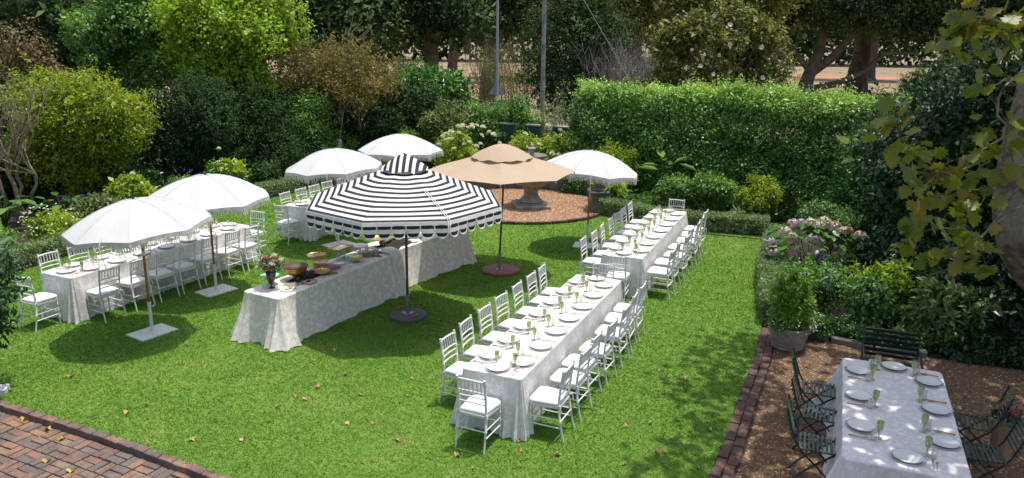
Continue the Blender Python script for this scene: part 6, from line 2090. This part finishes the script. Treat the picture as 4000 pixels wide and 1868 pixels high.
def big_park_tree(label, x, y, h, tr, cz, r, n, mat='park', leaf=.32, lean=0.0, zmin=3.0):
    tree('park_tree', label, (x, y), h, tr, (x + lean, y, cz), r, n, mat, leaf, 7, 18, .42, BARK_P, 'park trees', 9, (lean * .6, 0), .5, .45, .55, .3, zmin=zmin)


big_park_tree('thick flared trunk park tree right of the leaning limbs', 30.0, 70.0, 13, .85, 9.5, (7, 5, 5), 3000, zmin=3.3)
big_park_tree('leaning thick park tree at upper right', 34.8, 66.5, 13, .95, 9.0, (8, 5, 5.2), 3200, lean=3.5, zmin=2.6)
big_park_tree('park tree at far upper right behind the dark shrub', 41.0, 60.0, 13, .7, 8.0, (7, 5, 6), 3000, zmin=2.0)
big_park_tree('dark park tree left of the dry shrub', -5.5, 52.0, 11, .55, 6.8, (5.2, 4, 5.0), 4200, leaf=.22, zmin=2.6)
big_park_tree('dark park tree behind the lamp post', -1.8, 56.0, 11, .6, 7.2, (4.8, 4, 4.6), 3600, leaf=.24, zmin=3.4)
big_park_tree('dark park tree behind the brown leaved tree', -11.5, 48.0, 11, .5, 6.0, (5.5, 4, 5.6), 4200, leaf=.22, zmin=1.0)
big_park_tree('dark park tree behind the lime tree', -19.0, 47.0, 11, .5, 6.0, (6, 4, 5.8), 3600, leaf=.22, zmin=.8)
big_park_tree('dark park tree behind the upper left corner trees', -28.0, 45.0, 11, .5, 6.0, (6, 4, 5.8), 3000, leaf=.24, zmin=.8)
big_park_tree('yellowing park tree above the dead shrub', 8.5, 58.0, 12, .5, 7.0, (4.8, 4, 4.4), 3600, 'parky', .22, zmin=2.4)
big_park_tree('yellowing park tree above the hibiscus', 15.5, 57.0, 12, .5, 7.4, (5.2, 4, 4.6), 3800, 'parky', .22, zmin=2.6)
big_park_tree('dark park tree behind the hibiscus', 19.5, 66.0, 12, .6, 7.6, (5.0, 4, 4.6), 3000, zmin=2.6)
for i, (x, y) in enumerate([(-46, 72), (-34, 80), (-24, 76), (-14, 84), (-6, 78), (3, 86), (9, 82), (14, 92), (22, 98), (31, 96), (40, 90), (50, 88), (60, 82), (54, 70)]):
    big_park_tree('%s tree from the left in the far park row' % ['first', 'second', 'third', 'fourth', 'fifth', 'sixth', 'seventh', 'eighth', 'ninth', 'tenth', 'eleventh', 'twelfth', 'thirteenth', 'fourteenth'][i], x, y, 14, .5, 8.6, (6.4, 4.5, 5.6), 2000, 'park' if i % 3 else 'parky', .36, zmin=3.2)
P = np.stack([rng.uniform(-120, 140, 6000), rng.uniform(128, 140, 6000), rng.uniform(0, 1, 6000) ** .8 * 15 + rng.normal(0, .6, 6000)], 1)
P[:, 2] = np.clip(P[:, 2] * (1 + .15 * np.sin(P[:, 0] * .35) + .1 * np.sin(P[:, 0] * .9)), 0, 22)
tag(ob('distant_wood', foliage('distant_wood', P, np.tile([0, -1.0, .4], (len(P), 1)), LM['park'], 1.4, .6, 6, 1.4)), 'distant dark wood closing off the park', 'trees', kind='stuff')

# ------------------------------------------------------------------ plane tree at the right edge
PLV = np.array([(0, 0), (.10, -.10), (.04, -.30), (.22, -.26), (.30, -.52), (.44, -.40), (.58, -.50), (.60, -.30), (.80, -.30), (.84, -.16), (1.02, -.02), (.86, .14), (.82, .30), (.60, .30), (.60, .50), (.44, .40), (.30, .52), (.22, .26), (.04, .30), (.10, .10)])


def plane_leaf(mat, tintv, droop):
    n = len(PLV)
    V = [(x, y, .05 * math.cos(x * 5) - droop * x * x + .18 * abs(y) * (1 - x)) for x, y in PLV] + [(.36, 0, -.02)]
    F = [(i, (i + 1) % n, n) for i in range(n)]
    t = np.full(n + 1, tintv)
    t[[4, 6, 10, 14, 16]] = min(1, tintv + .35)
    return npmesh('leaf', np.array(V), np.array(F), mat, t, True)


PL = [plane_leaf(LM['plane'], t, d) for t, d in ((.15, .15), (.3, .3), (.45, .1), (.5, .45), (.6, .25), (.38, .2), (.78, .5))]
TB_ = Vector((9.0, 11.2, -.02))
pl = thing('plane_tree', 'mottled plane tree with large yellowing leaves at right edge', 'tree', None, tuple(TB_))
PBARK, nt, p = nmat('mottled plane bark')
t1 = tex(nt, 'Noise', 3.0, 3)
t2 = tex(nt, 'Noise', 26, 6)
c = ramp(nt, [(.35, (.07, .048, .03)), (.47, (.13, .10, .07)), (.55, (.22, .185, .135)), (.7, (.30, .265, .20))], t1.outputs[0])
nt.links.new(mix(nt, c, ramp(nt, [(.3, (.7, .7, .7)), (.7, (1.1, 1.1, 1.1))], t2.outputs[0]), 1.0, 'MULTIPLY'), p.inputs['Base Color'])
p.inputs['Roughness'].default_value = .9
bump(nt, p, t2.outputs[0], .6, .03)
tk = MB()
tk.tube([(0, 0, -.1), (-.1, 0, .3), (-.45, -.05, .9), (-.78, -.1, 1.35), (-1.12, -.1, 1.7), (-1.38, -.1, 2.0), (-1.56, -.05, 2.3), (-1.64, .05, 2.7), (-1.66, 0, 3.4), (-1.60, 0, 4.4), (-1.40, -.2, 6.2)], [.72, .62, .56, .54, .54, .50, .40, .33, .30, .28, .22], 14)
limbs = [((-1.3, -.2, 5.6), (-3.8, -1.5, 7.8)), ((-1.3, -.2, 6.0), (-2.2, -4.2, 8.2)), ((-1.3, -.2, 6.0), (.6, -2.6, 8.6)), ((-1.3, -.2, 5.8), (-3.6, 1.8, 8.0)), ((-1.3, -.2, 6.1), (.3, 2.4, 8.8)), ((-1.35, 0, 5.4), (-4.2, -3.2, 7.2))]
for s_, e_ in limbs:
    branchy(tk, s_, e_, .14, .05, .08, 8, 6)
# drooping branches that reach into view, each ending in clusters of large leaves
seed_for('plane leaves')
W = lambda x, y, z: Vector((x, y, z)) - TB_
CL = [(3.04, 6.3, 4.15, 12), (3.25, 6.4, 3.92, 20), (3.53, 6.5, 3.67, 30), (3.94, 6.7, 3.5, 34), (4.07, 6.7, 3.78, 24), (4.25, 6.8, 4.08, 16), (4.05, 6.6, 4.43, 10), (3.46, 6.2, 4.92, 34), (3.8, 6.3, 4.9, 24), (3.16, 6.1, 4.79, 5), (4.18, 7.2, 3.06, 18), (3.81, 7.2, 2.98, 20), (4.51, 7.4, 2.85, 20), (4.26, 7.4, 2.71, 14)]
BR = [[(7.35, 11.1, 5.0), (6.2, 9.0, 4.9), 5, 4, 2, 1, 0], [(7.35, 11.1, 5.6), (6.0, 8.6, 5.5), 8, 7, 9], [(7.35, 11.1, 5.0), (6.2, 9.0, 4.9), 6, 5, 4, 3], [(7.2, 11.0, 3.0), (6.2, 9.2, 3.3), 12, 10, 11], [(7.2, 11.0, 2.8), (6.2, 9.2, 3.0), 12, 13]]
for B in BR:
    pts = [W(*(CL[q][:3] if isinstance(q, int) else q)) for q in B]
    fine_ = []
    for p, q in zip(pts, pts[1:]):
        for i in range(3):
            fine_.append(p.lerp(q, i / 3) + Vector((rnd.gauss(0, .03), rnd.gauss(0, .03), rnd.gauss(0, .03))))
    fine_.append(pts[-1])
    m = len(fine_) - 1
    tk.tube(fine_, [.011 * (1 - i / m) ** .8 + .004 for i in range(m + 1)], 5)
for x, y, z, n in CL:
    for i in range(n):
        q = W(x, y, z) + Vector((rnd.gauss(0, .13), rnd.gauss(0, .16), rnd.gauss(-.02, .11)))
        o = ob('leaf', PL[rnd.randrange(7)], pl, q)
        o.rotation_euler = (rnd.gauss(0, .45), rnd.uniform(-.1, .9), rnd.uniform(0, 6.28))
        s_ = rnd.uniform(.10, .17)
        o.scale = (s_,) * 3
        if i % 3 == 0:
            tk.tube([q, q.lerp(W(x, y, z), .5) + Vector((0, 0, .03)), W(x, y, z) + Vector((0, 0, .02))], .0025, 4, cap=False)
ob('trunk', tk.mesh('trunk', PBARK, 60), pl)
# high crown out of view: shades the right side of the garden
Pc = []
for x, y, z, rr_, n in [(7.0, 8.6, 8.6, 1.5, 420), (8.6, 10.0, 9.0, 1.7, 420), (6.2, 6.6, 8.2, 1.4, 360), (9.2, 7.2, 8.8, 1.6, 360), (7.6, 12.0, 9.0, 1.4, 190), (5.7, 9.8, 8.0, 1.25, 300), (10.4, 11.4, 9.2, 1.7, 360), (9.6, 14.2, 9.2, 1.6, 240), (8.9, 13.6, 8.8, 1.3, 130), (11.4, 9.0, 9.0, 1.6, 300), (5.0, 7.8, 7.6, 1.1, 220), (6.9, 10.4, 7.6, 1.2, 260),
                        (8.0, 5.2, 8.4, 1.5, 300), (5.6, 5.0, 8.0, 1.3, 240), (4.5, 11.0, 8.2, .9, 95), (4.3, 9.4, 8.0, .8, 80), (4.0, 7.0, 8.2, .9, 90), (5.2, 12.4, 8.4, .8, 90), (3.4, 8.6, 8.6, .7, 50), (3.6, 6.0, 8.4, .8, 60), (11.6, 13.5, 9.4, 1.6, 300), (12.5, 16.0, 9.4, 1.8, 300), (10.2, 17.0, 9.0, 1.5, 280)]:
    n = int(n * .72)
    dd = rdir(n) * rng.uniform(.35, 1.0, (n, 1)) * np.array([rr_, rr_, .95])
    Pc.append(dd + np.array([x, y, z]))
Pc = np.concatenate(Pc)
n = len(Pc) * 3
Pp = np.repeat(Pc, 3, 0) + rng.normal(0, .2, (n, 3))
Lp = rng.uniform(.12, .20, n)
tv, tf = PLV, None
V3 = np.concatenate([PLV, np.zeros((len(PLV), 1))], 1)
LEAF['plane'] = (np.array([[0, 0, 0], [.3, -.5, .04], [.6, -.42, .05], [1, 0, -.1], [.6, .42, .05], [.3, .5, .04]]), np.array([[0, 1, 2, 3], [0, 3, 4, 5]]))
V, F, k = leaf_arrays(Pp, unit(rng.normal(size=(n, 3)) * np.array([1, 1, .4]) + np.array([0, 0, -.3])), unit(rng.normal(size=(n, 3)) * .5 + np.array([0, 0, 1.0])), Lp, Lp * 1.05, 'plane')
o = ob('crown', npmesh('crown', V, F, LM['plane'], np.repeat(rng.random(n), k)), pl)
o.location = -TB_
o['kind'] = 'stuff'
tag(pl)

# ------------------------------------------------------------------ passer-by across the road
def person(label, base, rz, shirt, trousers, skin, hair):
    J = {'pel': (0, 0, .95), 'sp': (0, .01, 1.15), 'ch': (0, 0, 1.36), 'nk': (0, .01, 1.50), 'hd': (0, .03, 1.62), 'ht': (0, .03, 1.72),
         'hl': (.10, 0, .90), 'kl': (.11, .12, .50), 'al': (.11, .06, .08), 'tl': (.11, .20, .04), 'hr': (-.10, 0, .90), 'kr': (-.11, -.02, .50), 'ar': (-.11, -.22, .12), 'tr': (-.11, -.10, .04),
         'sl': (.18, 0, 1.42), 'el': (.25, -.06, 1.15), 'wl': (.25, .08, .93), 'fl': (.25, .14, .85), 'sr': (-.18, 0, 1.42), 'er': (-.25, .05, 1.15), 'wr': (-.24, .22, .98), 'fr': (-.24, .28, .92)}
    rad = {'pel': .15, 'sp': .14, 'ch': .15, 'nk': .06, 'hd': .10, 'ht': .07, 'hl': .10, 'kl': .065, 'al': .045, 'tl': .04, 'hr': .10, 'kr': .065, 'ar': .045, 'tr': .04, 'sl': .065, 'el': .045, 'wl': .032, 'fl': .03, 'sr': .065, 'er': .045, 'wr': .032, 'fr': .03}
    E = [('pel', 'sp'), ('sp', 'ch'), ('ch', 'nk'), ('nk', 'hd'), ('hd', 'ht'), ('pel', 'hl'), ('hl', 'kl'), ('kl', 'al'), ('al', 'tl'), ('pel', 'hr'), ('hr', 'kr'), ('kr', 'ar'), ('ar', 'tr'), ('ch', 'sl'), ('sl', 'el'), ('el', 'wl'), ('wl', 'fl'), ('ch', 'sr'), ('sr', 'er'), ('er', 'wr'), ('wr', 'fr')]
    ks = list(J)
    me = bpy.data.meshes.new('person')
    me.from_pydata([J[k] for k in ks], [(ks.index(a), ks.index(b)) for a, b in E], [])
    o = ob('person', me, None, base, (0, 0, rz))
    m = o.modifiers.new('skin', 'SKIN')
    for k, v in zip(ks, me.skin_vertices[0].data):
        v.radius = (rad[k], rad[k])
        v.use_root = k == 'pel'
    m.use_smooth_shade = True
    o.modifiers.new('sub', 'SUBSURF').render_levels = 2
    mt, nt, p = nmat('clothes and skin')
    tc = nt.nodes.new('ShaderNodeTexCoord')
    sx = nt.nodes.new('ShaderNodeSeparateXYZ')
    nt.links.new(tc.outputs['Object'], sx.inputs[0])
    mul = nt.nodes.new('ShaderNodeMath')
    mul.operation = 'MULTIPLY'
    mul.inputs[1].default_value = .5
    nt.links.new(sx.outputs[2], mul.inputs[0])
    nt.links.new(ramp(nt, [(0, (.03, .03, .03)), (.045, trousers), (.48, shirt), (.735, skin), (.835, hair)], mul.outputs[0], 'CONSTANT'), p.inputs['Base Color'])
    p.inputs['Roughness'].default_value = .8
    me.materials.append(mt)
    return tag(o, label, 'person')


person('person in a blue top walking across the road behind the twiggy shrub', (.72, 41.0, -.16), R(95), (.02, .07, .28), (.04, .04, .05), (.25, .13, .08), (.02, .015, .01))
